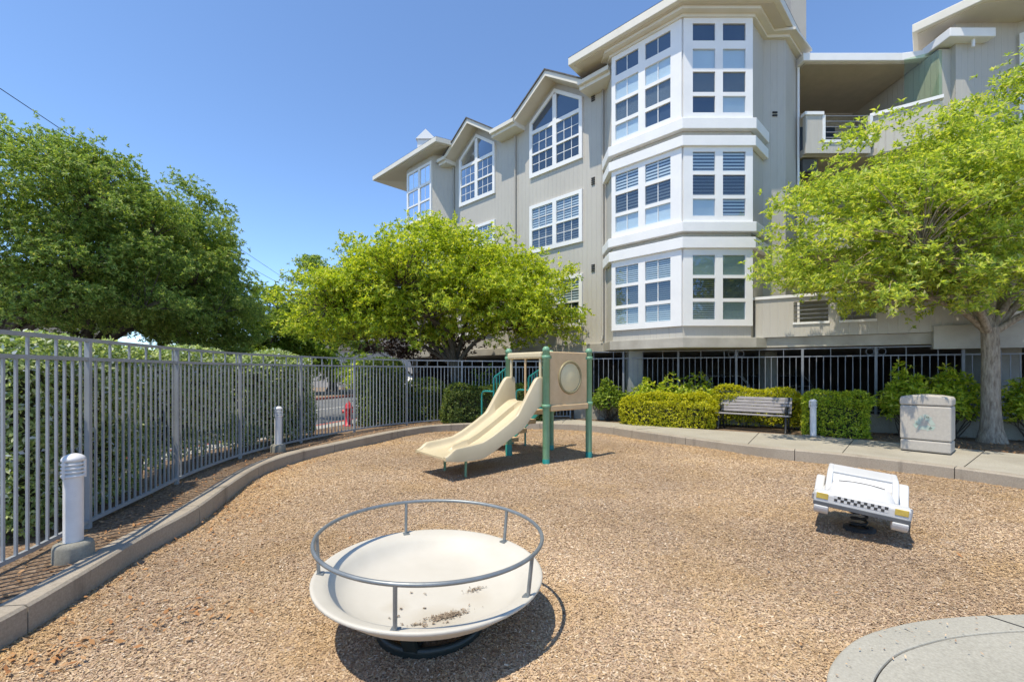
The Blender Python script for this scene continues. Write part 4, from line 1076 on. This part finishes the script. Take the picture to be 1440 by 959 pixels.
# ------------------------------------------------------------------ pale houses and poles across the street
def house(x, y, w, d, h, rz, label):
    root = empty('house', (x, y, 0), label, 'house', rz)
    b = MB(); b.box((0,0,h/2), (w,d,h)); b.build('wall', M['house'], root)
    b = MB(); b.extrude([(-w/2-.4,-d/2-.4,h+.01),(-w/2-.4,d/2+.4,h+.01),(-w/2-.4,0,h+1.8)], (w+.8,0,0)); b.build('roof', M['shingle'], root)
    for k in range(3):
        b = MB(); b.box((-w/3+k*w/3,-d/2-.03,h*.55), (1.4,.06,1.3)); wn_ = b.build('window', M['white'], root)
        b = MB(); b.box((-w/3+k*w/3,-d/2-.064,h*.55), (1.2,.004,1.1)); b.build('glass', M['carglass'], wn_)
house(-27, 21, 11, 8, 3.4, R(62), 'pale low house half hidden behind the street tree trunks')
house(-13, 48, 14, 8, 3.6, R(8), 'pale house at the far end of the street')
def pole(x, y, label):
    root = empty('utility_pole', (x, y, 0), label, 'utility pole')
    b = MB(); b.tube([(0,0,0),(0,0,9.6)], [.16,.11], 10); b.build('pole', M['wood_pole'], root)
    b = MB(); b.box((0,0,9.1), (2.2,.1,.12)); b.build('crossarm', M['wood_pole'], root)
pole(-20.1, 46, 'wooden utility pole hidden behind the far trees')
pole(-11.2, -8, 'wooden utility pole behind the camera carrying the cables')
def wire(p, q_, sag, label):
    pts = [tuple(np.array(p)*(1-t)+np.array(q_)*t-np.array([0,0,4*sag*t*(1-t)])) for t in np.linspace(0, 1, 25)]
    b = MB(); b.tube(pts, .013, 5); tag(b.build('overhead_cable', M['cable']), label, 'cable', 'overhead cables')
wire((-11.9,-8,10.6), (-20.7,46,9.35), .0, 'upper black overhead cable crossing the sky above the trees')
wire((-10.8,-8,8.2), (-19.5,46,8.2), .0, 'lower black overhead cable behind the street trees')

# ------------------------------------------------------------------ parked vehicles in the distance
def car(x, y, rz, paint, label):
    root = empty('parked_car', (x, y, 0), label, 'car', rz)
    b = MB(); prof = [(-2.1,.28),(2.15,.28),(2.2,.62),(2.1,.84),(1.2,.95),(.55,1.38),(-.9,1.42),(-1.6,1.02),(-2.15,.95),(-2.2,.5)]
    b.extrude([(px_, -.86, pz) for px_, pz in prof], (0,1.72,0)); body = b.build('body', M[paint], root, bevel=.09, seg=3)
    b = MB()
    for s in (-1, 1):
        pl = [(1.0,.97),(.5,1.31),(-.85,1.35),(-1.4,1.03)]; b.face([(px_, s*.868, pz) for px_, pz in (pl if s > 0 else pl[::-1])])
    b.face([(1.16,-.7,.99),(1.16,.7,.99),(.62,.66,1.345),(.62,-.66,1.345)]); b.build('glass', M['carglass'], body)
    for wx in (-1.35, 1.4):
        for s in (-1, 1):
            b = MB(); b.tube([(wx, s*.70, .31), (wx, s*.89, .31)], .31, 18); wh = b.build('wheel', M['rubber'], root)
            b = MB(); b.tube([(wx, s*.89, .31), (wx, s*.897, .31)], .18, 14); b.build('rim', M['galv'], wh)
    for s in (-1, 1):
        b = MB(); b.box((2.17, s*.62, .7), (.08,.3,.12)); b.build('headlight', M['white'], root)
car(-5.9, 24.5, R(100), 'carpaint', 'white car parked beyond the fence under the lime tree')
car(8.8, 19.5, R(-90), 'carpaint', 'white car parked in the dark garage behind the hedge')
car(11.6, 19.8, R(-90), 'carpaint_dark', 'silver car parked in the dark garage behind the recycling bin')
b = MB(); b.prism([kp(17.0,-1.9),kp(24,-1.9),kp(24,-6.5),kp(17,-6.5)], -.29, .004); structure(b.build('parking_apron', M['asphalt']))

# ------------------------------------------------------------------ play structure (local x along panel side, y along slide side)
PL = (.64, 8.55, CHIP_Z); H0 = -CHIP_Z
play = empty('play_structure', PL, 'green posted play structure with cream double slide and stairs', 'playground slide', R(40))
LX, LY, DECK = 1.22, 1.10, 1.13
for (x, y) in ((0,0), (LX,0), (0,LY), (LX,LY)):
    b = MB(); r = .066
    b.lathe([(r,.0),(r,2.13),(r+.004,2.132),(r+.004,2.165),(r*.9,2.195),(r*.55,2.218),(.001,2.225)], 18, (x,y,0))
    p = b.build('post', M['postgreen'], play)
    b = MB(); b.lathe([(r+.003,-.05),(r+.004,.10 if (x, y) != (0,LY) else .24),(r+.001,.11 if (x, y) != (0,LY) else .25)], 18, (x,y,0)); b.build('base_sleeve', M['teal'], p)
    b = MB()
    for z in (1.10, 2.02):
        b.lathe([(r+.001,z-.035),(r+.014,z-.03),(r+.014,z+.03),(r+.001,z+.035)], 18, (x,y,0))
        b.box((x+(.085 if x == 0 else -.085), y, z), (.08,.05,.05))
    b.build('clamp', M['postgreen'], p)
b = MB(); b.box((LX/2,LY/2,DECK-.03), (LX-.02,LY-.02,.06)); b.build('deck', M['dark_under'], play, bevel=.01)
# bubble panel on the front side
b = MB(); b.box((LX/2,0,1.60), (LX-.16,.05,1.06)); pan = b.build('panel', M['tan'], play, bevel=.02, seg=3)
b = MB(); b.box((LX/2,-.012,1.055), (LX-.15,.10,.115)); b.build('ledge', M['tan'], play, bevel=.02)
cx_, cz_, rr_ = LX/2+.02, 1.635, .305
b = MB(); pts = [(cx_+rr_*math.cos(t), -.028, cz_+rr_*math.sin(t)) for t in np.linspace(0, 2*math.pi, 41)[:-1]]
vv = []; n8 = 8
for i, p in enumerate(pts):
    t = 2*math.pi*i/40
    for j in range(n8):
        a = 2*math.pi*j/n8; q_ = rr_+.026*math.cos(a); vv.append((cx_+q_*math.cos(t), -.03+.026*math.sin(a), cz_+q_*math.sin(t)))
ff = [(i*n8+j, i*n8+(j+1) % n8, ((i+1) % 40)*n8+(j+1) % n8, ((i+1) % 40)*n8+j) for i in range(40) for j in range(n8)]
b.idx(vv, ff, 0, True); b.build('porthole_rim', M['ring'], pan)
b = MB()
for k, (r_a, o_a, r_b, o_b) in enumerate([(0,.055,.10,.052),(.10,.052,.2,.045),(.2,.045,.26,.034),(.26,.034,.295,.028)]):
    for i in range(40):
        t0, t1 = 2*math.pi*i/40, 2*math.pi*(i+1)/40
        P4 = [(cx_+r_*math.cos(t), -o_, cz_+r_*math.sin(t)) for r_, o_, t in ((r_a,o_a,t0),(r_b,o_b,t0),(r_b,o_b,t1),(r_a,o_a,t1))]
        b.face(P4 if r_a else P4[:3], 0, True)
b.build('porthole', M['cream_pane'], pan)
# slide: swept double bed
def lerp(t, ks): return float(np.interp(t, [k[0] for k in ks], [k[1] for k in ks]))
bedk = [(-.05,1.16),(.12,1.15),(.22,1.10),(.38,1.0),(.6,.865),(.9,.69),(1.2,.53),(1.42,.44),(1.7,.405),(1.95,.385),(2.16,.375)]
wallk = [(-.05,.48),(.14,.50),(.17,.51),(.22,.48),(.62,.15),(.66,.125),(.9,.12),(1.5,.12),(1.9,.125),(1.98,.12),(2.11,.03),(2.16,.015)]
rid = [(-.05,0),(.12,0),(.22,.09),(.5,.115),(1.5,.11),(1.74,.075),(1.80,.0)]
skirt = [(-.05,.05),(.15,.06),(.5,.20),(.8,.17),(1.5,.15),(1.9,.10),(2.16,.045)]
rows = []
from math import sin, cos
ts = np.linspace(-.05, 2.16, 75)
sm = lambda ks, t: sum(lerp(t+dt, ks) for dt in (-.025,0,.025))/3
for t in ts:
    z = sm(bedk, t); hw = sm(wallk, t); hr = max(.0, sm(rid, t)); sk = sm(skirt, t)
    sec = [(-.50,-sk),(-.50,hw-.03),(-.493,hw-.008),(-.475,hw),(-.435,hw),(-.418,hw-.01),(-.408,hw-.04),(-.39,.035*min(1,hw*10)),(-.35,.003),(-.09,.0),(-.055,.02*min(1,hr*20)),(-.035,hr),(.035,hr),(.055,.02*min(1,hr*20)),(.09,0),(.35,.003),(.39,.035*min(1,hw*10)),(.408,hw-.04),(.418,hw-.01),(.435,hw),(.475,hw),(.493,hw-.008),(.50,hw-.03),(.50,-sk),(.455,-sk),(.44,-.03),(-.44,-.03),(-.455,-sk)]
    rows.append([(-t, LY/2+v_, z+dz) for v_, dz in sec])
b = MB(); m = len(rows[0]); vv = [p for r_ in rows for p in r_]
ff = [(i*m+j, i*m+(j+1) % m, (i+1)*m+(j+1) % m, (i+1)*m+j) for i in range(len(rows)-1) for j in range(m)]
b.idx(vv, ff, 0, True); b.face(rows[0]); b.face(rows[-1][::-1])
sl = b.build('slide', M['slide'], play)
sl.data.polygons.foreach_set('use_smooth', [True]*len(sl.data.polygons)); 
es = sl.modifiers.new('edge', 'EDGE_SPLIT'); es.split_angle = R(48)
for (t, yy) in ((1.62,.22), (1.62,.88)):
    b = MB(); zt_ = sm(bedk, t)-.03
    b.tube([(-t+.02,yy,zt_),(-t+.0,yy,zt_-.05),(-t-.045,yy,zt_-.12),(-t-.05,yy,-.05)], .022, 10); b.build('slide_leg', M['postgreen'], play)
# hood over the slide entry with its bars
b = MB(); b.box((-.03,LY/2,2.06), (.13,LY-.10,.13)); hd = b.build('hood', M['slide'], play, bevel=.04, seg=3)
for yy, m_ in ((LY-.12,'slide'), (LY/2,'tan'), (.12,'slide')):
    b = MB(); z0_ = 1.62 if yy != LY/2 else 1.2
    b.tube([(-.03,yy,2.0),(-.03,yy,z0_)], .022 if yy == LY/2 else .03, 8); b.build('hood_bar', M[m_], hd)
# stairs on the side opposite the panel, with teal hand rails
for k in range(4):
    y = LY+.17+.30*k; z = DECK-.24*(k+1)
    b = MB(); b.box((LX/2,y,z), (LX-.30,.30,.04)); b.box((LX/2,y-.145,z-.045), (LX-.30,.012,.07)); b.build('tread', M['tan'], play, bevel=.008)
for x in (.10, LX-.10):
    b = MB(); b.bar((x,LY+.02,DECK-.10), (x,LY+1.28,DECK-1.02), .03, .11); b.tube([(x,LY+.75,.5),(x,LY+.75,-.05)], .022, 8); b.tube([(x,LY+1.2,.2),(x,LY+1.2,-.05)], .022, 8)
    b.build('stringer', M['teal'], play)
    b = MB()
    b.tube([(x,LY+.05,1.86),(x,LY+.10,1.86),(x,LY+.60,1.63),(x,LY+.63,1.58),(x,LY+.63,1.06)], .021, 8)
    b.tube([(x,LY+.05,1.25),(x,LY+.62,.88)], .018, 8)
    for k in range(1, 6):
        yy = LY+.05+.095*k; zt_ = 1.86-(.23/.5)*max(0, .095*k-.05); zb_ = 1.25-.37*(.095*k)/.57
        b.tube([(x,yy,zt_),(x,yy,zb_)], .011, 6)
    arc = [(x,LY+.62,1.31),(x,LY+.95,1.31),(x,LY+1.02,1.295),(x,LY+1.06,1.255),(x,LY+1.075,1.2),(x,LY+1.075,.3)]
    b.tube(arc, .021, 8); b.build('handrail', M['teal'], play)
# ------------------------------------------------------------------ spinning bowl with hand ring
MX, MY = -.560, 3.155
bowl = empty('spinner_bowl', (MX, MY, CHIP_Z), 'cream spinning bowl with grey hand ring standing on the wood chips', 'merry go round')
tlt = Matrix.Rotation(R(1.7), 4, Vector((0,1,0))) @ Matrix.Rotation(R(0.3), 4, Vector((1,0,0)))
piv = empty_pivot = None
RB, ZR = .805, .405
def tilt_obj(o): o.matrix_local = Matrix.Translation((0,0,ZR)) @ tlt @ Matrix.Translation((0,0,-ZR)); return o
b = MB()
prof = [(q_[0]*.953, q_[1]) for q_ in [(.001,.225),(.20,.226),(.38,.235),(.50,.25),(.58,.272),(.635,.305),(.67,.342),(.70,.368),(.735,.385),(.785,.397),(.802,.400),(.810,.393),(.808,.380),(.79,.366),(.74,.34),(.70,.31),(.665,.275),(.60,.24),(.5,.215),(.38,.20),(.2,.19),(.001,.19)]]
b.lathe(prof, 72)
def m_bowl():
    m, nt, bs = mat('cream_fibreglass', (.72,.67,.54), .55)
    v = coords(nt)
    c = ramp(nt, noise(nt, v, 2.2, 6, .6), [(.35, (.54,.505,.435)), (.7, (.49,.455,.385))])
    c = mix(nt, c, (.40,.31,.19), ramp(nt, noise(nt, v, 5.5, 7, .72), [(.66, (0,0,0)), (.80, (.35,.35,.35))]))
    for cx0, cy0, rad, amt in ((.14,-.28,.22,.55), (-.12,-.12,.10,.4), (.34,.0,.13,.35)):
        ds = nt.nodes.new('ShaderNodeVectorMath'); ds.operation = 'DISTANCE'; ds.inputs[1].default_value = (cx0, cy0, .23)
        nt.links.new(mix(nt, v, noise(nt, v, 7, 4, .6, 'Color'), .10), ds.inputs[0])
        c = mix(nt, c, (.36,.29,.19), ramp(nt, ds.outputs['Value'], [(0, (amt,)*3), (rad, (0,0,0))]))
    nt.links.new(c, bs.inputs['Base Color']); bump(nt, bs, noise(nt, v, 90, 3), .06, .003)
    return m
M['bowl'] = m_bowl()
bw = tilt_obj(b.build('bowl', M['bowl'], bowl))
RG = .760; ZG = .648
b = MB(); b.loop_tube([(RG*math.cos(t), RG*math.sin(t), ZG) for t in np.linspace(0, 2*math.pi, 97)[:-1]], .0135, 10)
tilt_obj(b.build('hand_ring', M['galv'], bowl))
for px_, py_ in ((551,890),(752,833),(714,755),(568,746),(451,808)):
    # stanchion feet sit on the rim; angle found from the plan position
    d = F*(CAM_Z-.235)/(py_-HY); x, y = (px_-CX)/F*d-MX, d-MY; a = math.atan2(y, x)
    b = MB(); b.tube([(.74*math.cos(a), .74*math.sin(a), .39), (RG*math.cos(a), RG*math.sin(a), ZG)], .0125, 8); b.box((.735*math.cos(a), .735*math.sin(a), .392), (.05,.05,.012), Matrix.Rotation(a, 3, 'Z'))
    tilt_obj(b.build('stanchion', M['galv'], bowl))
b = MB(); b.lathe([(.36,-.03),(.37,.03),(.37,.06),(.35,.065),(.335,.06),(.335,-.03)], 48); b.build('base_ring', M['basegreen'], bowl)
b = MB(); b.lathe([(.13,-.02),(.13,.21)], 24)
for k in range(3):
    a = R(20+120*k); b.bar((.1*math.cos(a), .1*math.sin(a), .09), (.34*math.cos(a), .34*math.sin(a), .03), .07, .05)
    b.bar((.34*math.cos(a), .34*math.sin(a), .02), (.44*math.cos(a), .44*math.sin(a), .21), .09, .03)
b.build('base', M['basegreen'], bowl)
# mulch blown into the bowl
def bowl_debris():
    pts = []
    for (cx0, cy0, sx, sy, nn_, ang) in ((.16,-.30,.10,.032,560,.5),(.30,.05,.06,.025,70,.5),(-.0,-.42,.05,.015,40,.1)):
        g = RNG.normal(0, 1, (nn_, 2))*np.array([sx, sy])*.6; ca, sa = math.cos(ang), math.sin(ang)
        pts.append(np.stack([cx0+g[:,0]*ca-g[:,1]*sa, cy0+g[:,0]*sa+g[:,1]*ca], 1))
    sp_ = np.stack([RNG.uniform(-.25,.3,16), RNG.uniform(-.5,.05,16)], 1); pts.append(np.repeat(sp_, 6, 0)+RNG.normal(0,.005,(96,2)))
    p = np.concatenate(pts); r = np.hypot(p[:,0], p[:,1]); z = np.interp(r, [0,.2,.38,.5,.58,.635], [.226,.227,.238,.253,.276,.31])+.004
    n = len(p); L = RNG.uniform(.008,.022,n); a = RNG.uniform(0,6.28,n)
    u = np.stack([np.cos(a), np.sin(a), RNG.normal(0,.25,n)], 1)*L[:,None]/2; s_ = np.stack([-np.sin(a), np.cos(a), RNG.normal(0,.25,n)], 1)*L[:,None]*.22
    c = np.stack([p[:,0], p[:,1], z+RNG.uniform(0,.006,n)], 1); v = np.stack([c-u, c+s_, c+u, c-s_], 1).reshape(-1,3)
    T = np.array(Matrix.Translation((MX,MY,CHIP_Z+ZR)) @ tlt @ Matrix.Translation((0,0,-ZR)))
    v = v@T[:3,:3].T+T[:3,3]
    o = np_obj('bowl_debris', v, np.arange(n*4).reshape(-1,4), M['crumbs']); o['kind'] = 'stuff'; tag(o, 'brown mulch crumbs lying in the cream bowl', 'debris')
bowl_debris()

# ------------------------------------------------------------------ spring rider car
def rider():
    root = empty('spring_car', (3.86,5.06,CHIP_Z), 'white spring rider shaped like a little car with checkered front', 'spring rider', R(-37))
    Z = .325
    Tm = Matrix.Translation((0,0,Z)) @ Matrix.Rotation(R(5.5), 4, 'Y') @ Matrix.Rotation(R(3.0), 4, 'X')
    def put(o): o.matrix_local = Tm; return o
    # central tub: hood lofted back to the dash
    b = MB(); rows = []
    for (y, hb, ht, z0, z1) in ((-.36,.285,.27,.02,.13),(-.30,.29,.27,.0,.155),(-.2,.295,.268,-.01,.178),(-.10,.295,.262,-.01,.196),(-.03,.295,.255,-.01,.200),(.06,.29,.25,-.01,.19),(.40,.285,.25,.0,.17)):
        rows.append([(-hb,y,z0),(-hb,y,z0+(z1-z0)*.6),(-ht,y,z1-.025),(-ht*.8,y,z1-.004),(-ht*.3,y,z1+.008),(ht*.3,y,z1+.008),(ht*.8,y,z1-.004),(ht,y,z1-.025),(hb,y,z0+(z1-z0)*.6),(hb,y,z0)])
    m = 10; b.idx([p for r_ in rows for p in r_], [(i*m+j, (i+1)*m+j, (i+1)*m+(j+1) % m, i*m+(j+1) % m) for i in range(len(rows)-1) for j in range(m)], 0, True)
    b.face(rows[0]); b.face(rows[-1][::-1])
    body = put(b.build('body', M['toywhite'], root)); body.modifiers.new('edge', 'EDGE_SPLIT').split_angle = R(50)
    b = MB(); b.box((0,.03,.012), (.70,.86,.05)); put(b.build('shadow_pan', M['toywhite'], root, bevel=.015))  # pan added under the body to widen its cast shadow
    # cabin sides and roof form the open windscreen frame
    b = MB()
    prof = [(-.22,.10),(-.17,.16),(-.08,.225),(.02,.27),(.09,.283),(.40,.272),(.46,.235),(.47,.05),(.30,-.02),(-.1,-.01)]
    for x0 in (-.318, .258): b.extrude([(x0,y,z) for y, z in prof], (.06,0,0))
    b.extrude([(-.276,y,z) for y, z in ((.02,.277),(.40,.270),(.46,.235),(.44,.20),(.39,.235),(.04,.232))], (.552,0,0))
    put(b.build('cabin', M['toywhite'], root, bevel=.026, seg=4))
    b = MB(); b.extrude([(-.274,y,z) for y, z in ((-.055,.165),(.022,.248),(.06,.248),(-.01,.15))], (.548,0,0)); put(b.build('windscreen', M['toywhite'], root))
    b = MB(); pts = [(x, -.045-.5*(x*x), .206-.30*x*x) for x in np.linspace(-.20, .20, 13)]; b.tube(pts, .009, 6); put(b.build('dash_slot', M['checkblack'], root))
    # front beam
    b = MB(); b.box((0,-.41,.075), (.80,.15,.14)); put(b.build('front_beam', M['toywhite'], root, bevel=.03, seg=3))
    b = MB(); b.box((0,-.487,.022), (.80,.012,.042)); put(b.build('bumper', M['bumper'], root, bevel=.004))
    for s in (-1, 1):
        b = MB(); b.box((s*.325,-.486,.105), (.105,.012,.062)); put(b.build('headlight', M['amber'], root, bevel=.004))
    b = MB(); n_ = 16; w_ = .44/n_
    b.face([(-.225,-.4870,.072),(.225,-.4870,.072),(.225,-.4870,.136),(-.225,-.4870,.136)])
    for i in range(n_):
        for j in range(2):
            if (i+j) % 2 == 0:
                x0 = -.22+w_*i; z0 = .076+.028*j; b.face([(x0,-.4885,z0),(x0+w_,-.4885,z0),(x0+w_,-.4885,z0+.028),(x0,-.4885,z0+.028)], 1)
    put(b.build('checker_grille', [M['toywhite'], M['checkblack']], root))
    # running boards and rear fenders at both sides, wheels below
    for s in (-1, 1):
        b = MB(); x0 = .335 if s > 0 else -.425
        wave = [(-.34,.125),(-.24,.09),(-.16,.025),(-.04,.0),(.08,.015),(.16,.07),(.24,.15),(.33,.195),(.45,.16),(.50,.06),(.49,-.03),(.38,-.05),(.2,-.06),(-.1,-.055),(-.28,-.03)]
        b.extrude([(x0,y,z*(1 if s > 0 else .62)) for y, z in wave], (.09,0,0)); put(b.build('fender', M['toywhite'], root, bevel=.02, seg=3))
        for yy in (-.40, .36):
            b = MB(); x1 = .26 if s > 0 else -.39
            pts = [(x1, yy+.105*math.cos(t), .0+.105*math.sin(t)) for t in np.linspace(math.pi, 2*math.pi, 11)]
            b.extrude(pts, (.13,0,0)); put(b.build('wheel', M['toywhite'], root, bevel=.012))
    b = MB(); pts = [(.07*math.cos(t), .07*math.sin(t), 0.03+.285*t/(2*math.pi*4.5)) for t in np.linspace(0, 2*math.pi*4.5, 110)]; b.tube(pts, .014, 6)
    b.build('spring', M['louver_dark'], root)  # spring and its base blackened to carry the shade under the car
    b = MB(); b.lathe([(.15,-.03),(.15,.03),(.09,.04)], 20); b.build('spring_base', M['louver_dark'], root)
    b = MB(); b.box((0,0,.322), (.24,.3,.02)); b.build('spring_plate', M['rubber'], root)
rider()

# ------------------------------------------------------------------ bollard lights
def bollard(x, y, z, label, plinth):
    root = empty('bollard_light', (x, y, z), label, 'bollard light', 0, 'white bollard lights')
    if plinth:
        b = MB(); b.lathe([(.001,.16),(.10,.158),(.125,.145),(.135,.12),(.14,-.1)], 20); b.build('plinth', M['plinth'], root)
    z0 = .155 if plinth else .03
    if not plinth:
        b = MB(); b.box((0,0,.015), (.32,.32,.03)); b.build('plinth', M['plinth'], root, bevel=.01)
    r = .066; b = MB(); b.lathe([(r,z0),(r,.70)], 24); b.build('shaft', M['bollard'], root)
    b = MB()
    prof = [(r,.70),(r+.012,.703)]
    for k in range(4):
        z = .708+k*.032; prof += [(r+.014,z),(r+.014,z+.014),(r-.012,z+.017),(r-.012,z+.029)]
    prof += [(r+.014,.836),(r+.014,.856),(r+.004,.872),(r*.75,.887),(r*.4,.896),(.001,.898)]
    b.lathe(prof, 24)
    for a in (0.4, 2.5, 4.6): b.box(((r+.011)*math.cos(a), (r+.011)*math.sin(a), .77), (.014,.018,.15), Matrix.Rotation(a, 3, 'Z'))
    b.build('lamp_head', M['bollard'], root)
bollard(-3.72, 3.86, 0, 'white bollard light closest to the camera, at the near end of the fence', True)
bollard(-4.60, 8.95, 0, 'white bollard light by the fence near the kerb bend', True)
bollard(7.18, 10.85, .022, 'white bollard light on the pavement beside the bench', False)

# ------------------------------------------------------------------ bench
bench = empty('park_bench', (6.35,12.02,.022), 'weathered grey slatted bench with black iron arms on the pavement', 'bench', R(-39))
Lb = 1.72
b = MB()
for k in range(5): b.box((0,-.25+.1*k,.44-.008*k), (Lb,.085,.035))
b.build('seat', M['slat'], bench, bevel=.006)
b = MB()
Mx = Matrix.Rotation(R(-14), 3, 'X')
for k in range(5): b.box((0,.235+.027*k*1.0,.50+.083*k), (Lb,.03,.074), Mx)
b.build('backrest', M['slat'], bench, bevel=.006)
for s in (-1, 1):
    x = s*(Lb/2-.07)
    b = MB(); b.tube([(x,-.30,0),(x,-.24,.05),(x,-.21,.25),(x,-.22,.41)], .028, 8); b.tube([(x,.34,0),(x,.27,.05),(x,.22,.25),(x,.24,.42),(x,.36,.88)], .028, 8); b.tube([(x,-.22,.405),(x,.24,.40)], .022, 8)
    b.tube([(x,-.24,.05),(x,.27,.05)], .018, 6); b.build('leg', M['rubber'], bench)
    b = MB(); pts = [(x,-.10+.15*math.cos(t),.555+.10*math.sin(t)) for t in np.linspace(0, 2*math.pi, 19)]; b.tube(pts, .024, 8, False); b.tube([(x,.03,.61),(x,.28,.63)], .024, 8); b.build('armrest', M['rubber'], bench)

# ------------------------------------------------------------------ recycling bin
rbin = empty('recycling_bin', (8.12,8.90,.022), 'square beige aggregate recycling bin with faded green arrows', 'recycling bin', R(-50))
b = MB(); b.prism([(-.365,-.265),(.365,-.265),(.365,.265),(-.365,.265)], .02, .235); b.build('base', M['granular_bin'], rbin, bevel=.03, seg=3)
b = MB(); b.prism([(-.37,-.27),(.37,-.27),(.37,.27),(-.37,.27)], .243, .90); b.build('body', M['granular_bin'], rbin, bevel=.03, seg=3)
b = MB(); b.extrude([(x,-.275,z) for x, z in ((-.375,.908),(-.375,1.045),(-.35,1.07),(-.18,1.10),(0,1.11),(.18,1.10),(.35,1.07),(.375,1.045),(.375,.908))], (0,.55,0)); b.build('lid', M['granular_bin'], rbin, bevel=.03, seg=3)
b = MB(); b.box((0,0,.015), (.66,.46,.03)); b.build('foot', M['rubber'], rbin)
b = MB()
for k in range(3):     # three chasing arrows
    Rk = Matrix.Rotation(2*math.pi*k/3, 3, 'Y'); o0 = Vector((0,-.2725,.57))
    def pt(x, z): return o0+Rk @ Vector((x,0,z))
    b.face([pt(-.10,-.125), pt(.03,-.125), pt(.03,-.055), pt(-.075,-.055)]); b.face([pt(.03,-.155), pt(.115,-.09), pt(.03,-.025)]); b.face([pt(-.125,-.115), pt(-.085,-.05), pt(-.115,.01), pt(-.17,-.035)])
b.build('recycling_symbol', M['faded_green'], rbin)

# ------------------------------------------------------------------ fire hydrant
hy = empty('fire_hydrant', (-4.72,13.15,0), 'red fire hydrant seen through the fence by the street', 'fire hydrant')
b = MB(); b.lathe([(.15,0),(.15,.04),(.10,.05),(.10,.48),(.13,.49),(.13,.53),(.11,.55),(.10,.60),(.06,.66),(.025,.68),(.025,.72),(.001,.72)], 20); b.build('barrel', M['hydrant'], hy)
for s in (-1, 1):
    b = MB(); b.tube([(s*.09,0,.42),(s*.17,0,.42)], .05, 12); b.tube([(s*.17,0,.42),(s*.19,0,.42)], .06, 6); b.build('outlet', M['hydrant'], hy)
b = MB(); b.tube([(0,-.09,.36),(0,-.18,.36)], .065, 12); b.build('outlet', M['hydrant'], hy)
